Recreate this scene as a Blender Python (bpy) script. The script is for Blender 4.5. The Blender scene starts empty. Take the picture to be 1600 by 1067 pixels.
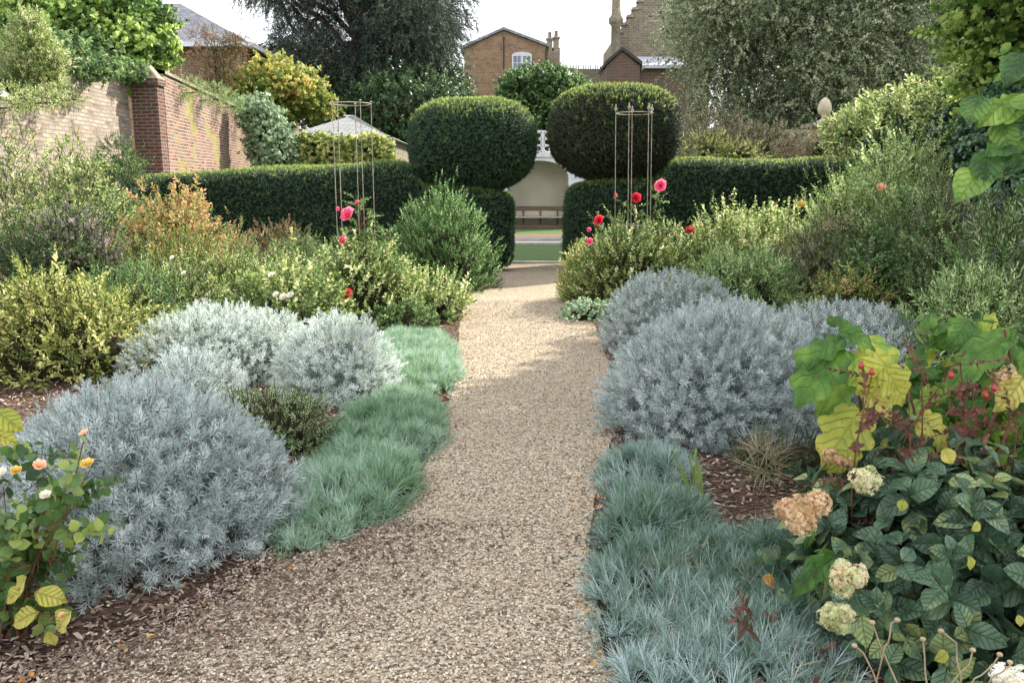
import bpy, math
import numpy as np
R_ = math.radians
rng = np.random.default_rng(11)
C = bpy.context.scene.collection
# ------------------------------------------------------------------ camera model
F_, HC, PITCH = 1300.0, 1.6, R_(10.6)
cp, sp = math.cos(PITCH), math.sin(PITCH)
def ray(px, py):
    u, v = (px-800)/F_, (533.5-py)/F_
    return np.array([u, cp+v*sp, -sp+v*cp])
def P(px, py, Y):
    r = ray(px, py); t = Y/r[1]
    return np.array([r[0]*t, Y, HC+r[2]*t])
def G(px, py, z=0.0):
    r = ray(px, py); t = (z-HC)/r[2]
    return np.array([r[0]*t, r[1]*t, z])
# ------------------------------------------------------------------ small maths
def nrm(a): return a/np.maximum(np.linalg.norm(a, axis=-1, keepdims=True), 1e-9)
def noise(p, f, seed=0, n=5):
    r = np.random.default_rng(1000+seed)
    k = r.normal(size=(n, 3))*f; ph = r.uniform(0, 6.28, n)
    q = r.normal(size=(n, 3))*f*2.1; ph2 = r.uniform(0, 6.28, n)
    return (np.sin(p@k.T+ph).sum(-1)+.5*np.sin(p@q.T+ph2).sum(-1))/(n*.62)*.6
def frames(Z, spin=None):
    n = len(Z); Z = nrm(Z)
    if spin is None: spin = rng.uniform(0, 6.283, n)
    a = np.where(np.abs(Z[:, 2:3]) > .9, np.array([[1., 0, 0]]), np.array([[0, 0, 1.]]))
    X = nrm(np.cross(a, Z)); Y = np.cross(Z, X)
    c, s = np.cos(spin)[:, None], np.sin(spin)[:, None]
    X2 = X*c+Y*s; Y2 = np.cross(Z, X2)
    return np.stack([X2, Y2, Z], -1)
# ------------------------------------------------------------------ leaves and sprigs
def kite(w=.3, z=0.0, m=.42):
    return (np.array([[0, 0, 0], [m, w/2, z], [1, 0, -.06], [m, -w/2, z]], float), np.array([[0, 3, 2, 1]]))
def leaf9(w=.5, fold=.06, droop=.14):
    V = [[0, 0, 0], [.5, 0, 0], [1, 0, -droop], [.14, w*.3, fold*.6], [.45, w*.5, fold], [.8, w*.3, fold*.4-droop*.5],
         [.14, -w*.3, fold*.6], [.45, -w*.5, fold], [.8, -w*.3, fold*.4-droop*.5]]
    return np.array(V, float), np.array([[0, 1, 4, 3], [1, 2, 5, 4], [0, 6, 7, 1], [1, 7, 8, 2]])
def blade(w=.05, bend=.35, seg=3):
    V = []; 
    for i in range(seg+1):
        t = i/seg; ww = w*(1-t**1.6)*.5+.002
        V += [[t, ww, -bend*t*t], [t, -ww, -bend*t*t]]
    return np.array(V, float), np.array([[2*i, 2*i+1, 2*i+3, 2*i+2] for i in range(seg)])
def leaf_uv(V): return np.stack([V[:, 0], V[:, 1], np.ones(len(V))], -1)
def sprig(n, L, tm, ll, a0=75, a1=20, seed=0, stem=.004, prof=(.7, 1., .6), pit=137.5, jit=.2, t0=.08, face=0.0):
    """a shoot along +Z with n leaves; returns a template dict"""
    r = np.random.default_rng(seed); Vs, Fs, L_, S_, uv = [], [], [], [], []; k = 0
    for i in range(n):
        t = t0+(1-t0)*(i+.5)/n; az = R_(pit*i)+r.normal()*.25; a = R_(a0+(a1-a0)*t)+r.normal()*jit
        d = np.array([math.sin(a)*math.cos(az), math.sin(a)*math.sin(az), math.cos(a)])
        up = np.array([0, 0, 1.])-d*d[2]
        if np.linalg.norm(up) < .05: up = np.array([-math.cos(az), -math.sin(az), 0])
        up = up/np.linalg.norm(up)+r.normal(size=3)*jit*.8; up -= d*(up@d); up /= np.linalg.norm(up)
        s = ll*np.interp(t, [0, .5, 1], prof)*r.uniform(.75, 1.2)
        M = np.stack([d, np.cross(up, d), up], -1)
        Vs.append(tm[0]@M.T*s+np.array([0, 0, L*t])); Fs.append(tm[1]+k); k += len(tm[0])
        L_.append(np.full(len(tm[0]), r.uniform())); S_.append(np.zeros(len(tm[1]), int)); uv.append(leaf_uv(tm[0]))
    if stem:
        for ax in ((1, 0), (0, 1)):
            x, y = ax[0]*stem, ax[1]*stem
            Vs.append(np.array([[x, y, -L*.35], [-x, -y, -L*.35], [-x*.4, -y*.4, L], [x*.4, y*.4, L]])); Fs.append(np.array([[0, 1, 2, 3]])+k); k += 4
            L_.append(np.full(4, .5)); S_.append(np.ones(1, int)); uv.append(np.zeros((4, 3)))
    return dict(V=np.concatenate(Vs), F=np.concatenate(Fs), lid=np.concatenate(L_), st=np.concatenate(S_), lf=np.concatenate(uv))
def sprigs(k, *a, **kw):
    return [sprig(*a, seed=31*i+hash(a[0])%97, **kw) for i in range(k)]
# ------------------------------------------------------------------ mesh builder
class MB:
    def __init__(s): s.V = []; s.F = []; s.M = []; s.R = []; s.L = []; s.n = 0; s.quads = []; s.smooth = []
    def add(s, V, F, mat=0, rnd=.5, lf=None, smooth=False):
        V = np.asarray(V, float); F = np.asarray(F, int)
        s.V.append(V); s.F.append(F+s.n); s.n += len(V)
        s.M.append(np.broadcast_to(np.asarray(mat, int), (len(F),)).copy())
        s.R.append(np.broadcast_to(np.asarray(rnd, float), (len(V),)).copy())
        s.L.append(np.zeros((len(V), 3)) if lf is None else lf); s.smooth.append(np.full(len(F), smooth))
    def place(s, tms, pos, axis, scale, rb=None, ra=.5, mat0=0, spin=None, R=None):
        n = len(pos)
        if n == 0: return
        if R is None: R = frames(axis, spin)
        scale = np.broadcast_to(np.asarray(scale, float), (n,)); rb = np.full(n, .5) if rb is None else rb
        ch = rng.integers(0, len(tms), n)
        for i, T in enumerate(tms):
            m = ch == i; k = int(m.sum())
            if not k: continue
            V = np.einsum('nij,kj->nki', R[m], T['V'])*scale[m][:, None, None]+pos[m][:, None, :]
            nv = len(T['V']); F = (T['F'][None]+(np.arange(k)*nv)[:, None, None]).reshape(-1, T['F'].shape[1])
            rv = np.clip(rb[m][:, None]+ra*(T['lid'][None]-.5), 0, 1).reshape(-1)
            s.add(V.reshape(-1, 3), F, np.tile(T['st'], k)+mat0, rv, np.tile(T['lf'], (k, 1)))
    def box(s, lo, hi, mat=0):
        (a, b, c), (d, e, f) = lo, hi
        V = [[a, b, c], [d, b, c], [d, e, c], [a, e, c], [a, b, f], [d, b, f], [d, e, f], [a, e, f]]
        s.add(V, [[0, 3, 2, 1], [4, 5, 6, 7], [0, 1, 5, 4], [1, 2, 6, 5], [2, 3, 7, 6], [3, 0, 4, 7]], mat)
    def prism(s, poly, axis, a, b, mat=0):
        """polygon of 2-D points extruded along x or y or z from a to b; as fan of quads/tris"""
        n = len(poly)
        def p3(p, t): return {'x': (t, p[0], p[1]), 'y': (p[0], t, p[1]), 'z': (p[0], p[1], t)}[axis]
        V = [p3(p, a) for p in poly]+[p3(p, b) for p in poly]
        s.add(V, [[i, (i+1) % n, n+(i+1) % n, n+i] for i in range(n)], mat)
        c = np.mean(poly, 0)
        for t, o in ((a, 0), (b, n)):
            s.add([p3(p, t) for p in poly]+[p3(c, t)], [[i, (i+1) % n, n, n] for i in range(n)], mat)
    def tube(s, pts, rad, k=6, mat=0, rnd=.5, cap=False):
        pts = np.asarray(pts, float); n = len(pts); rad = np.broadcast_to(np.asarray(rad, float), (n,))
        d = np.gradient(pts, axis=0); d = nrm(d); up = np.array([0.31, .17, 1.]) if abs(d[0][2]) < .9 else np.array([1., .1, 0])
        X = nrm(np.cross(d, up)); Y = np.cross(d, X); a = np.arange(k)*2*math.pi/k
        V = pts[:, None]+rad[:, None, None]*(np.cos(a)[None, :, None]*X[:, None]+np.sin(a)[None, :, None]*Y[:, None])
        F = [[i*k+j, i*k+(j+1) % k, (i+1)*k+(j+1) % k, (i+1)*k+j] for i in range(n-1) for j in range(k)]
        s.add(V.reshape(-1, 3), F, mat, rnd, smooth=True)
    def lathe(s, prof, c, k=16, mat=0):
        a = np.arange(k)*2*math.pi/k
        V = [[c[0]+r*math.cos(t), c[1]+r*math.sin(t), c[2]+z] for r, z in prof for t in a]
        s.add(V, [[i*k+j, i*k+(j+1) % k, (i+1)*k+(j+1) % k, (i+1)*k+j] for i in range(len(prof)-1) for j in range(k)], mat, smooth=True)
    def build(s, name, mats, parent=None, origin=None, uv=False):
        V = np.concatenate(s.V); F = s.F; M = np.concatenate(s.M); sm = np.concatenate(s.smooth)
        cnt = np.concatenate([np.full(len(f), f.shape[1]) for f in F]); li = np.concatenate([f.reshape(-1) for f in F])
        # drop the doubled corner of degenerate quads
        quad = cnt == 4; st = np.concatenate([[0], np.cumsum(cnt)[:-1]])
        deg = quad.copy(); deg[quad] = li[st[quad]+3] == li[st[quad]+2]
        if deg.any():
            keep = np.ones(len(li), bool); keep[st[deg]+3] = False; li = li[keep]; cnt = cnt-deg; st = np.concatenate([[0], np.cumsum(cnt)[:-1]])
        o0 = np.zeros(3)
        if parent is not None: o0 = np.array(parent.get('_o'))
        elif origin is not None: o0 = np.asarray(origin, float)
        me = bpy.data.meshes.new(name)
        me.vertices.add(len(V)); me.vertices.foreach_set('co', (V-o0).astype(np.float32).ravel())
        me.loops.add(len(li)); me.loops.foreach_set('vertex_index', li.astype(np.int32))
        me.polygons.add(len(cnt)); me.polygons.foreach_set('loop_start', st.astype(np.int32)); me.polygons.foreach_set('loop_total', cnt.astype(np.int32))
        me.polygons.foreach_set('material_index', M.astype(np.int32)); me.polygons.foreach_set('use_smooth', sm)
        a = me.attributes.new('rnd', 'FLOAT', 'POINT'); a.data.foreach_set('value', np.concatenate(s.R).astype(np.float32))
        lf = np.concatenate(s.L)
        if lf.any(): a = me.attributes.new('lf', 'FLOAT_VECTOR', 'POINT'); a.data.foreach_set('vector', lf.astype(np.float32).ravel())
        me.update(calc_edges=True)
        if uv:
            nor = np.empty(len(cnt)*3, np.float32); me.polygons.foreach_get('normal', nor); nor = nor.reshape(-1, 3)
            fn = np.repeat(nor, cnt, 0); p = V[li]
            t = np.stack([-fn[:, 1], fn[:, 0], 0*fn[:, 0]], -1); t = nrm(t)
            flat = np.abs(fn[:, 2]) > .75
            U = np.where(flat, p[:, 0], (p*t).sum(-1)); W = np.where(flat, p[:, 1], p[:, 2])
            l = me.uv_layers.new(name='UVMap'); l.data.foreach_set('uv', np.stack([U, W], -1).astype(np.float32).ravel())
        for m in (mats if isinstance(mats, (list, tuple)) else [mats]): me.materials.append(m)
        ob = bpy.data.objects.new(name, me); C.objects.link(ob)
        if parent is not None: ob.parent = parent; ob['_o'] = list(o0)
        else: ob.location = o0; ob['_o'] = list(map(float, o0))
        return ob
def tag(o, label=None, cat=None, group=None, kind=None):
    if label: o['label'] = label
    if cat: o['category'] = cat
    if group: o['group'] = group
    if kind: o['kind'] = kind
    return o
def thing(name, label, cat, loc, group=None):
    o = bpy.data.objects.new(name, None); C.objects.link(o); o.location = [float(v) for v in loc]; o['_o'] = [float(v) for v in loc]
    o.empty_display_size = .1
    return tag(o, label, cat, group)
# ------------------------------------------------------------------ materials
def lin(c):
    if isinstance(c, str): c = [int(c[i:i+2], 16)/255 for i in (0, 2, 4)]
    return [((x+.055)/1.055)**2.4 if x > .04045 else x/12.92 for x in c]+[1]
def newmat(name):
    m = bpy.data.materials.new(name); m.use_nodes = True; nt = m.node_tree; nt.nodes.clear()
    return m, nt, nt.nodes, nt.links
def ramp(ns, stops, inter='LINEAR'):
    n = ns.new('ShaderNodeValToRGB'); e = n.color_ramp.elements; n.color_ramp.interpolation = inter
    k = len(stops)
    for i, s in enumerate(stops):
        pos, col = s if isinstance(s, tuple) else (i/(k-1), s)
        if i < 2: el = e[i]; el.position = pos
        else: el = e.new(pos)
        el.color = lin(col) if isinstance(col, str) else list(col)+[1]
    return n
def desat(h, k=.07):
    c = [int(h[i:i+2], 16) for i in (0, 2, 4)]; l = .3*c[0]+.59*c[1]+.11*c[2]; c = [min(255, max(0, v+(l-v)*k+4)) for v in c]
    return '%02x%02x%02x' % tuple(int(v) for v in c)
def leafmat(name, cols, tr=.35, rough=.55, spec=.3, tcol=None, veins=False, tsat=.85):
    if 'petal' not in name: cols = [desat(c) if isinstance(c, str) else (c[0], desat(c[1])) for c in cols]
    m, nt, ns, lk = newmat(name)
    at = ns.new('ShaderNodeAttribute'); at.attribute_name = 'rnd'
    r = ramp(ns, cols); lk.new(at.outputs['Fac'], r.inputs[0]); col = r.outputs[0]
    if veins:
        t0 = ns.new('ShaderNodeTexCoord'); n0 = ns.new('ShaderNodeTexNoise'); n0.inputs['Scale'].default_value = 11; n0.inputs['Detail'].default_value = 4; lk.new(t0.outputs['Object'], n0.inputs[0])
        ma = ns.new('ShaderNodeMath'); ma.operation = 'MULTIPLY_ADD'; lk.new(n0.outputs[0], ma.inputs[0]); ma.inputs[1].default_value = 1.5
        mb_ = ns.new('ShaderNodeMath'); mb_.operation = 'SUBTRACT'; lk.new(at.outputs['Fac'], mb_.inputs[0]); mb_.inputs[1].default_value = .75; lk.new(mb_.outputs[0], ma.inputs[2]); lk.new(ma.outputs[0], r.inputs[0])
        av = ns.new('ShaderNodeAttribute'); av.attribute_name = 'lf'; sx = ns.new('ShaderNodeSeparateXYZ'); lk.new(av.outputs['Vector'], sx.inputs[0])
        ab = ns.new('ShaderNodeMath'); ab.operation = 'ABSOLUTE'; lk.new(sx.outputs[1], ab.inputs[0])
        m1 = ns.new('ShaderNodeMath'); m1.operation = 'MULTIPLY_ADD'; lk.new(ab.outputs[0], m1.inputs[0]); m1.inputs[1].default_value = -.9; lk.new(sx.outputs[0], m1.inputs[2])
        m2 = ns.new('ShaderNodeMath'); m2.operation = 'PINGPONG'; lk.new(m1.outputs[0], m2.inputs[0]); m2.inputs[1].default_value = .085
        mn = ns.new('ShaderNodeMath'); mn.operation = 'MINIMUM'; lk.new(m2.outputs[0], mn.inputs[0]); lk.new(ab.outputs[0], mn.inputs[1])
        mr = ns.new('ShaderNodeMapRange'); lk.new(mn.outputs[0], mr.inputs[0]); mr.inputs[1].default_value = .0; mr.inputs[2].default_value = .022
        mr.inputs[3].default_value = 1; mr.inputs[4].default_value = 0
        mx = ns.new('ShaderNodeMix'); mx.data_type = 'RGBA'; sc = ns.new('ShaderNodeMath'); sc.operation = 'MULTIPLY'; lk.new(mr.outputs[0], sc.inputs[0]); sc.inputs[1].default_value = .22
        lk.new(sc.outputs[0], mx.inputs[0]); lk.new(col, mx.inputs[6]); mx.inputs[7].default_value = lin('b9c489'); 
        tc = ns.new('ShaderNodeTexCoord'); nz = ns.new('ShaderNodeTexNoise'); nz.inputs['Scale'].default_value = 38; lk.new(tc.outputs['Object'], nz.inputs[0])
        rr = ramp(ns, [(0.0, (0, 0, 0)), (.66, (0, 0, 0)), (.74, (1, 1, 1))]); lk.new(nz.outputs[0], rr.inputs[0])
        my = ns.new('ShaderNodeMix'); my.data_type = 'RGBA'; s2 = ns.new('ShaderNodeMath'); s2.operation = 'MULTIPLY'; lk.new(rr.outputs[0], s2.inputs[0]); s2.inputs[1].default_value = .55
        lk.new(s2.outputs[0], my.inputs[0]); lk.new(mx.outputs[2], my.inputs[6]); my.inputs[7].default_value = lin('6a4a22'); col = my.outputs[2]
    pb = ns.new('ShaderNodeBsdfPrincipled'); lk.new(col, pb.inputs['Base Color']); pb.inputs['Roughness'].default_value = rough
    pb.inputs['Specular IOR Level'].default_value = spec
    if veins:
        bp = ns.new('ShaderNodeBump'); bp.inputs['Strength'].default_value = .9; bp.inputs['Distance'].default_value = .006; bp.invert = True
        lk.new(mr.outputs[0], bp.inputs['Height']); lk.new(bp.outputs[0], pb.inputs['Normal'])
    out = ns.new('ShaderNodeOutputMaterial')
    if tr > 0:
        hs = ns.new('ShaderNodeHueSaturation'); lk.new(col, hs.inputs['Color']); hs.inputs['Hue'].default_value = .485 if tcol is None else tcol
        hs.inputs['Saturation'].default_value = 1.15*tsat; hs.inputs['Value'].default_value = 1.7
        tb = ns.new('ShaderNodeBsdfTranslucent'); lk.new(hs.outputs[0], tb.inputs[0])
        mx2 = ns.new('ShaderNodeMixShader'); mx2.inputs[0].default_value = tr; lk.new(pb.outputs[0], mx2.inputs[1]); lk.new(tb.outputs[0], mx2.inputs[2]); lk.new(mx2.outputs[0], out.inputs[0])
    else: lk.new(pb.outputs[0], out.inputs[0])
    return m
def solid(name, cols, scale=8, rough=.8, spec=.3, bump=0, bdist=.01, metal=0, detail=6, coord='Object', stretch=None):
    m, nt, ns, lk = newmat(name)
    tc = ns.new('ShaderNodeTexCoord'); nz = ns.new('ShaderNodeTexNoise'); nz.inputs['Scale'].default_value = scale; nz.inputs['Detail'].default_value = detail
    src = tc.outputs[coord]
    if stretch:
        mp = ns.new('ShaderNodeMapping'); lk.new(src, mp.inputs[0]); mp.inputs['Scale'].default_value = stretch; src = mp.outputs[0]
    lk.new(src, nz.inputs[0])
    k = len(cols); r = ramp(ns, [(.3+.4*i/(k-1), c) for i, c in enumerate(cols)]); lk.new(nz.outputs[0], r.inputs[0])
    pb = ns.new('ShaderNodeBsdfPrincipled'); lk.new(r.outputs[0], pb.inputs['Base Color']); pb.inputs['Roughness'].default_value = rough
    pb.inputs['Specular IOR Level'].default_value = spec; pb.inputs['Metallic'].default_value = metal
    if bump:
        bp = ns.new('ShaderNodeBump'); bp.inputs['Strength'].default_value = bump; bp.inputs['Distance'].default_value = bdist; lk.new(nz.outputs[0], bp.inputs['Height']); lk.new(bp.outputs[0], pb.inputs['Normal'])
    out = ns.new('ShaderNodeOutputMaterial'); lk.new(pb.outputs[0], out.inputs[0])
    return m
def brickmat(name, c1, c2, mortar, dirt, w=.225, h=.075, ms=.012, dirtamt=.5, patch=None, rot=False):
    m, nt, ns, lk = newmat(name)
    uv = ns.new('ShaderNodeUVMap'); uv.uv_map = 'UVMap'
    nzd = ns.new('ShaderNodeTexNoise'); nzd.inputs['Scale'].default_value = 1.3; lk.new(uv.outputs[0], nzd.inputs[0])
    va = ns.new('ShaderNodeVectorMath'); va.operation = 'SCALE'; lk.new(nzd.outputs['Color'], va.inputs[0]); va.inputs['Scale'].default_value = .05
    vb = ns.new('ShaderNodeVectorMath'); lk.new(uv.outputs[0], vb.inputs[0]); lk.new(va.outputs[0], vb.inputs[1])
    br = ns.new('ShaderNodeTexBrick'); lk.new(vb.outputs[0], br.inputs[0]); br.inputs['Scale'].default_value = 1
    br.inputs['Brick Width'].default_value = w; br.inputs['Row Height'].default_value = h; br.inputs['Mortar Size'].default_value = ms; br.inputs['Mortar Smooth'].default_value = .3; br.inputs['Bias'].default_value = -.1
    br.inputs['Color1'].default_value = (0, 0, 0, 1); br.inputs['Color2'].default_value = (1, 1, 1, 1); br.inputs['Mortar'].default_value = (.5, .5, .5, 1)
    r = ramp(ns, [c1, c2] if isinstance(c1, str) else c1); lk.new(br.outputs['Color'], r.inputs[0])
    nz = ns.new('ShaderNodeTexNoise'); nz.inputs['Scale'].default_value = 2.2; nz.inputs['Detail'].default_value = 8; nz.inputs['Roughness'].default_value = .7; lk.new(uv.outputs[0], nz.inputs[0])
    rd = ramp(ns, [(.42, (0, 0, 0)), (.6, (1, 1, 1))]); lk.new(nz.outputs[0], rd.inputs[0])
    md = ns.new('ShaderNodeMath'); md.operation = 'MULTIPLY'; lk.new(rd.outputs[0], md.inputs[0]); md.inputs[1].default_value = dirtamt
    mx = ns.new('ShaderNodeMix'); mx.data_type = 'RGBA'; lk.new(md.outputs[0], mx.inputs[0]); lk.new(r.outputs[0], mx.inputs[6]); mx.inputs[7].default_value = lin(dirt)
    mm = ns.new('ShaderNodeMix'); mm.data_type = 'RGBA'; lk.new(br.outputs['Fac'], mm.inputs[0]); lk.new(mx.outputs[2], mm.inputs[6]); mm.inputs[7].default_value = lin(mortar)
    col = mm.outputs[2]
    if patch:
        n3 = ns.new('ShaderNodeTexNoise'); n3.inputs['Scale'].default_value = .8; n3.inputs['Detail'].default_value = 5; lk.new(uv.outputs[0], n3.inputs[0])
        r3 = ramp(ns, [(.54, (0, 0, 0)), (.62, (.75, .75, .75))]); lk.new(n3.outputs[0], r3.inputs[0])
        m3 = ns.new('ShaderNodeMix'); m3.data_type = 'RGBA'; lk.new(r3.outputs[0], m3.inputs[0]); lk.new(col, m3.inputs[6]); m3.inputs[7].default_value = lin(patch); col = m3.outputs[2]
    n4 = ns.new('ShaderNodeTexNoise'); n4.inputs['Scale'].default_value = 40; lk.new(uv.outputs[0], n4.inputs[0])
    m4 = ns.new('ShaderNodeMix'); m4.data_type = 'RGBA'; m4.blend_type = 'MULTIPLY'; m4.inputs[0].default_value = .5; lk.new(col, m4.inputs[6]); lk.new(n4.outputs[0], m4.inputs[7]); 
    hs = ns.new('ShaderNodeHueSaturation'); hs.inputs['Value'].default_value = 1.35; lk.new(m4.outputs[2], hs.inputs['Color'])
    pb = ns.new('ShaderNodeBsdfPrincipled'); lk.new(hs.outputs[0], pb.inputs['Base Color']); pb.inputs['Roughness'].default_value = .9; pb.inputs['Specular IOR Level'].default_value = .2
    hh = ns.new('ShaderNodeMath'); hh.operation = 'SUBTRACT'; lk.new(n4.outputs[0], hh.inputs[0]); lk.new(br.outputs['Fac'], hh.inputs[1])
    bp = ns.new('ShaderNodeBump'); bp.inputs['Strength'].default_value = .8; bp.inputs['Distance'].default_value = .012; lk.new(hh.outputs[0], bp.inputs['Height']); lk.new(bp.outputs[0], pb.inputs['Normal'])
    out = ns.new('ShaderNodeOutputMaterial'); lk.new(pb.outputs[0], out.inputs[0])
    return m
def cellmat(name, cols, scale, rough=.8, bump=.8, bdist=.01, big=None, stretch=(1, 1, 1), spec=.25):
    m, nt, ns, lk = newmat(name)
    tc = ns.new('ShaderNodeTexCoord'); mp = ns.new('ShaderNodeMapping'); mp.inputs['Scale'].default_value = stretch; lk.new(tc.outputs['Object'], mp.inputs[0])
    nd = ns.new('ShaderNodeTexNoise'); nd.inputs['Scale'].default_value = scale*.6; lk.new(mp.outputs[0], nd.inputs[0])
    va = ns.new('ShaderNodeVectorMath'); va.operation = 'SCALE'; lk.new(nd.outputs['Color'], va.inputs[0]); va.inputs['Scale'].default_value = .9/scale
    vb = ns.new('ShaderNodeVectorMath'); lk.new(mp.outputs[0], vb.inputs[0]); lk.new(va.outputs[0], vb.inputs[1])
    vo = ns.new('ShaderNodeTexVoronoi'); vo.inputs['Scale'].default_value = scale; lk.new(vb.outputs[0], vo.inputs[0])
    sx = ns.new('ShaderNodeSeparateColor'); lk.new(vo.outputs['Color'], sx.inputs[0])
    r = ramp(ns, cols); lk.new(sx.outputs[0], r.inputs[0]); col = r.outputs[0]
    if big:
        nb = ns.new('ShaderNodeTexNoise'); nb.inputs['Scale'].default_value = big[0]; nb.inputs['Detail'].default_value = 6; lk.new(tc.outputs['Object'], nb.inputs[0])
        rb = ramp(ns, [(.35, (0, 0, 0)), (.7, (big[2],)*3)]); lk.new(nb.outputs[0], rb.inputs[0])
        mx = ns.new('ShaderNodeMix'); mx.data_type = 'RGBA'; lk.new(rb.outputs[0], mx.inputs[0]); lk.new(col, mx.inputs[6]); mx.inputs[7].default_value = lin(big[1]); col = mx.outputs[2]
    pb = ns.new('ShaderNodeBsdfPrincipled'); lk.new(col, pb.inputs['Base Color']); pb.inputs['Roughness'].default_value = rough; pb.inputs['Specular IOR Level'].default_value = spec
    iv = ns.new('ShaderNodeMath'); iv.operation = 'SUBTRACT'; iv.inputs[0].default_value = 1; lk.new(vo.outputs['Distance'], iv.inputs[1])
    bp = ns.new('ShaderNodeBump'); bp.inputs['Strength'].default_value = bump; bp.inputs['Distance'].default_value = bdist; lk.new(iv.outputs[0], bp.inputs['Height']); lk.new(bp.outputs[0], pb.inputs['Normal'])
    out = ns.new('ShaderNodeOutputMaterial'); lk.new(pb.outputs[0], out.inputs[0])
    return m
M = {}
M['silver'] = leafmat('silver_leaf', ['6c7e76', '98a8a2', 'b8c4c0', 'dae0de'], .25, .75, .15, tcol=.5, tsat=.6)
M['silver_lit'] = leafmat('silver_leaf_sunlit', ['8c9c8e', 'b0bfb0', 'c6d0ca', 'e0e6e2'], .25, .75, .15, tcol=.5, tsat=.7)  # lighter copy of the silver leaf, sunlight on the left mounds put into colour
M['fescue'] = leafmat('blue_grass_leaf', ['44683a', '62806a', '88a096', 'c0cecc'], .25, .6, .25, tcol=.495)
M['fescue_green'] = leafmat('green_grass_leaf', ['3e6234', '648c5c', '90ae90', 'c0d0c8'], .28, .6, .25)
M['yew'] = leafmat('yew_leaf', ['243a28', '36523c', '4a6644', '6e8654'], .14, .5, .3)
M['yewhead'] = leafmat('yew_leaf_browning', ['22341f', '36482e', '52463a', '5c6e46'], .14, .5, .3)
M['yewtip_lit'] = leafmat('yew_lit_tip_leaf', ['4a6430', '748c3c', '9aae4c', 'b8c46a'], .4, .5, .3)  # yew shoots in lime, sunlit rim of the clipped tops put into colour
M['green'] = leafmat('green_leaf', ['24401e', '3e6030', '648448', '98ac70'], .38)
M['dark'] = leafmat('dark_leaf', ['1a3018', '2a4524', '3b5a2e', '557240'], .3, .45, .4)
M['light'] = leafmat('light_leaf', ['3c5828', '668440', '9aaa60', 'd8d8a4'], .4)
M['yellowg'] = leafmat('yellow_green_leaf', ['3e5426', '6a7e38', '9ea654', 'd8d290'], .4)
M['orange'] = leafmat('autumn_leaf', ['5c7a38', '84904c', 'ac8850', 'cca878'], .38)
M['rust'] = leafmat('rust_leaf', ['4a6036', '6c6a40', '8a6448', 'a07c5c'], .35)
M['greygreen'] = leafmat('grey_green_leaf', ['42642f', '668c4c', '94b06a', 'cad69c'], .3)
M['rosegreen'] = leafmat('rose_bush_leaf', ['22401e', '3a602c', '587c3c', '9aa850'], .35, .4, .5)
M['lowgreen'] = leafmat('low_shrub_leaf', ['4a6638', '7c9862', 'a8bc84', 'd4dcb0'], .35)
M['straw'] = leafmat('dry_grass', ['7c7050', 'a09468', 'beb088', 'd4caa8'], .25)
M['fresh'] = leafmat('fresh_leaf', ['26481f', '427234', '6e9c54', 'b4cc90'], .38)
M['asterleaf'] = leafmat('aster_leaf', ['446a2e', '729a48', 'a4be70', 'dae2a8'], .35)
M['brown'] = leafmat('fading_leaf', ['3e4a2c', '5e6a40', '8c8660', 'b8a48c'], .3)
M['mauve'] = leafmat('mauve_flower', ['4c5248', '6e6c66', '988a86', 'c4aca8'], .3, tcol=.5)
M['purple'] = leafmat('purple_flower', ['5c6458', '7c7c80', '9a90a4', 'b4a4cc'], .3, tcol=.5)
M['ivy'] = leafmat('ivy_leaf', ['1e3a22', '305230', '4a6e46', '7a9a74'], .2, .4, .5)
M['ivypale'] = leafmat('pale_ivy_leaf', ['46643e', '6c8c60', '98b088', 'c4d0b0'], .25, .45, .4)
M['conifer'] = leafmat('conifer_needle', ['22342c', '3a5046', '5c6e5c', '949478'], .12, .6, .2)
M['birch'] = leafmat('birch_leaf', ['2e462c', '506640', '7e8c64', 'b6b894'], .3, .5, .4)
M['lime'] = leafmat('maple_leaf', ['30501e', '4c7030', '7c9c46', 'b0c46c'], .42)
M['gold'] = leafmat('gold_leaf', ['48602a', '6e8438', '98a048', 'c4b062'], .4)
M['pink'] = leafmat('pink_petal', ['cc3c60', 'e05a80', 'f084a0', 'f8b0bc'], .3, .5, .3, tcol=.5)
M['red'] = leafmat('red_petal', ['b01828', 'c82838', 'dc3c4c', 'e85868'], .3, .5, .3, tcol=.5)
M['white'] = leafmat('white_petal', ['d8d4c0', 'e4e0d0', 'eeeade', 'f4f2ea'], .3, .6, .3, tcol=.5)
M['peach'] = leafmat('peach_petal', ['e0a878', 'eac09a', 'f0d4b8', 'f6e6d4'], .35, .6, .3, tcol=.5)
M['yellow'] = leafmat('yellow_petal', ['c8a848', 'd8bc60', 'e4d084', 'f0e4b0'], .35, .6, .3, tcol=.5)
M['hydleaf'] = leafmat('lobed_leaf', ['30581e', '4e7c2c', '7ca03a', 'c4c24a'], .45, .5, .35, veins=True)
M['hyddark'] = leafmat('broad_dark_leaf', ['22402e', '38583f', '58785a', '94a464'], .3, .4, .5, veins=True)
M['yelleaf'] = leafmat('yellow_lobed_leaf', ['8a9a3a', 'a8ac40', 'bcb850', 'ccc468'], .42, .5, .3, veins=True)
M['hip'] = leafmat('hip_petal', ['7c1c1c', '962a24', 'a83830', 'b84a3c'], 0, .35, .5)
M['redleaf'] = leafmat('dusky_leaf', ['3a3a24', '5a4030', '74463a', '8a6450'], .3, .5, .3)
M['floret'] = leafmat('dried_floret', ['a88a5c', 'c4a67c', 'd8c4a0', 'd89c84'], .3, .7, .2, tcol=.5)
M['floretw'] = leafmat('cream_floret', ['a8b078', 'c0c290', 'd4d0ac', 'd8b894'], .3, .7, .2, tcol=.5)
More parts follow.
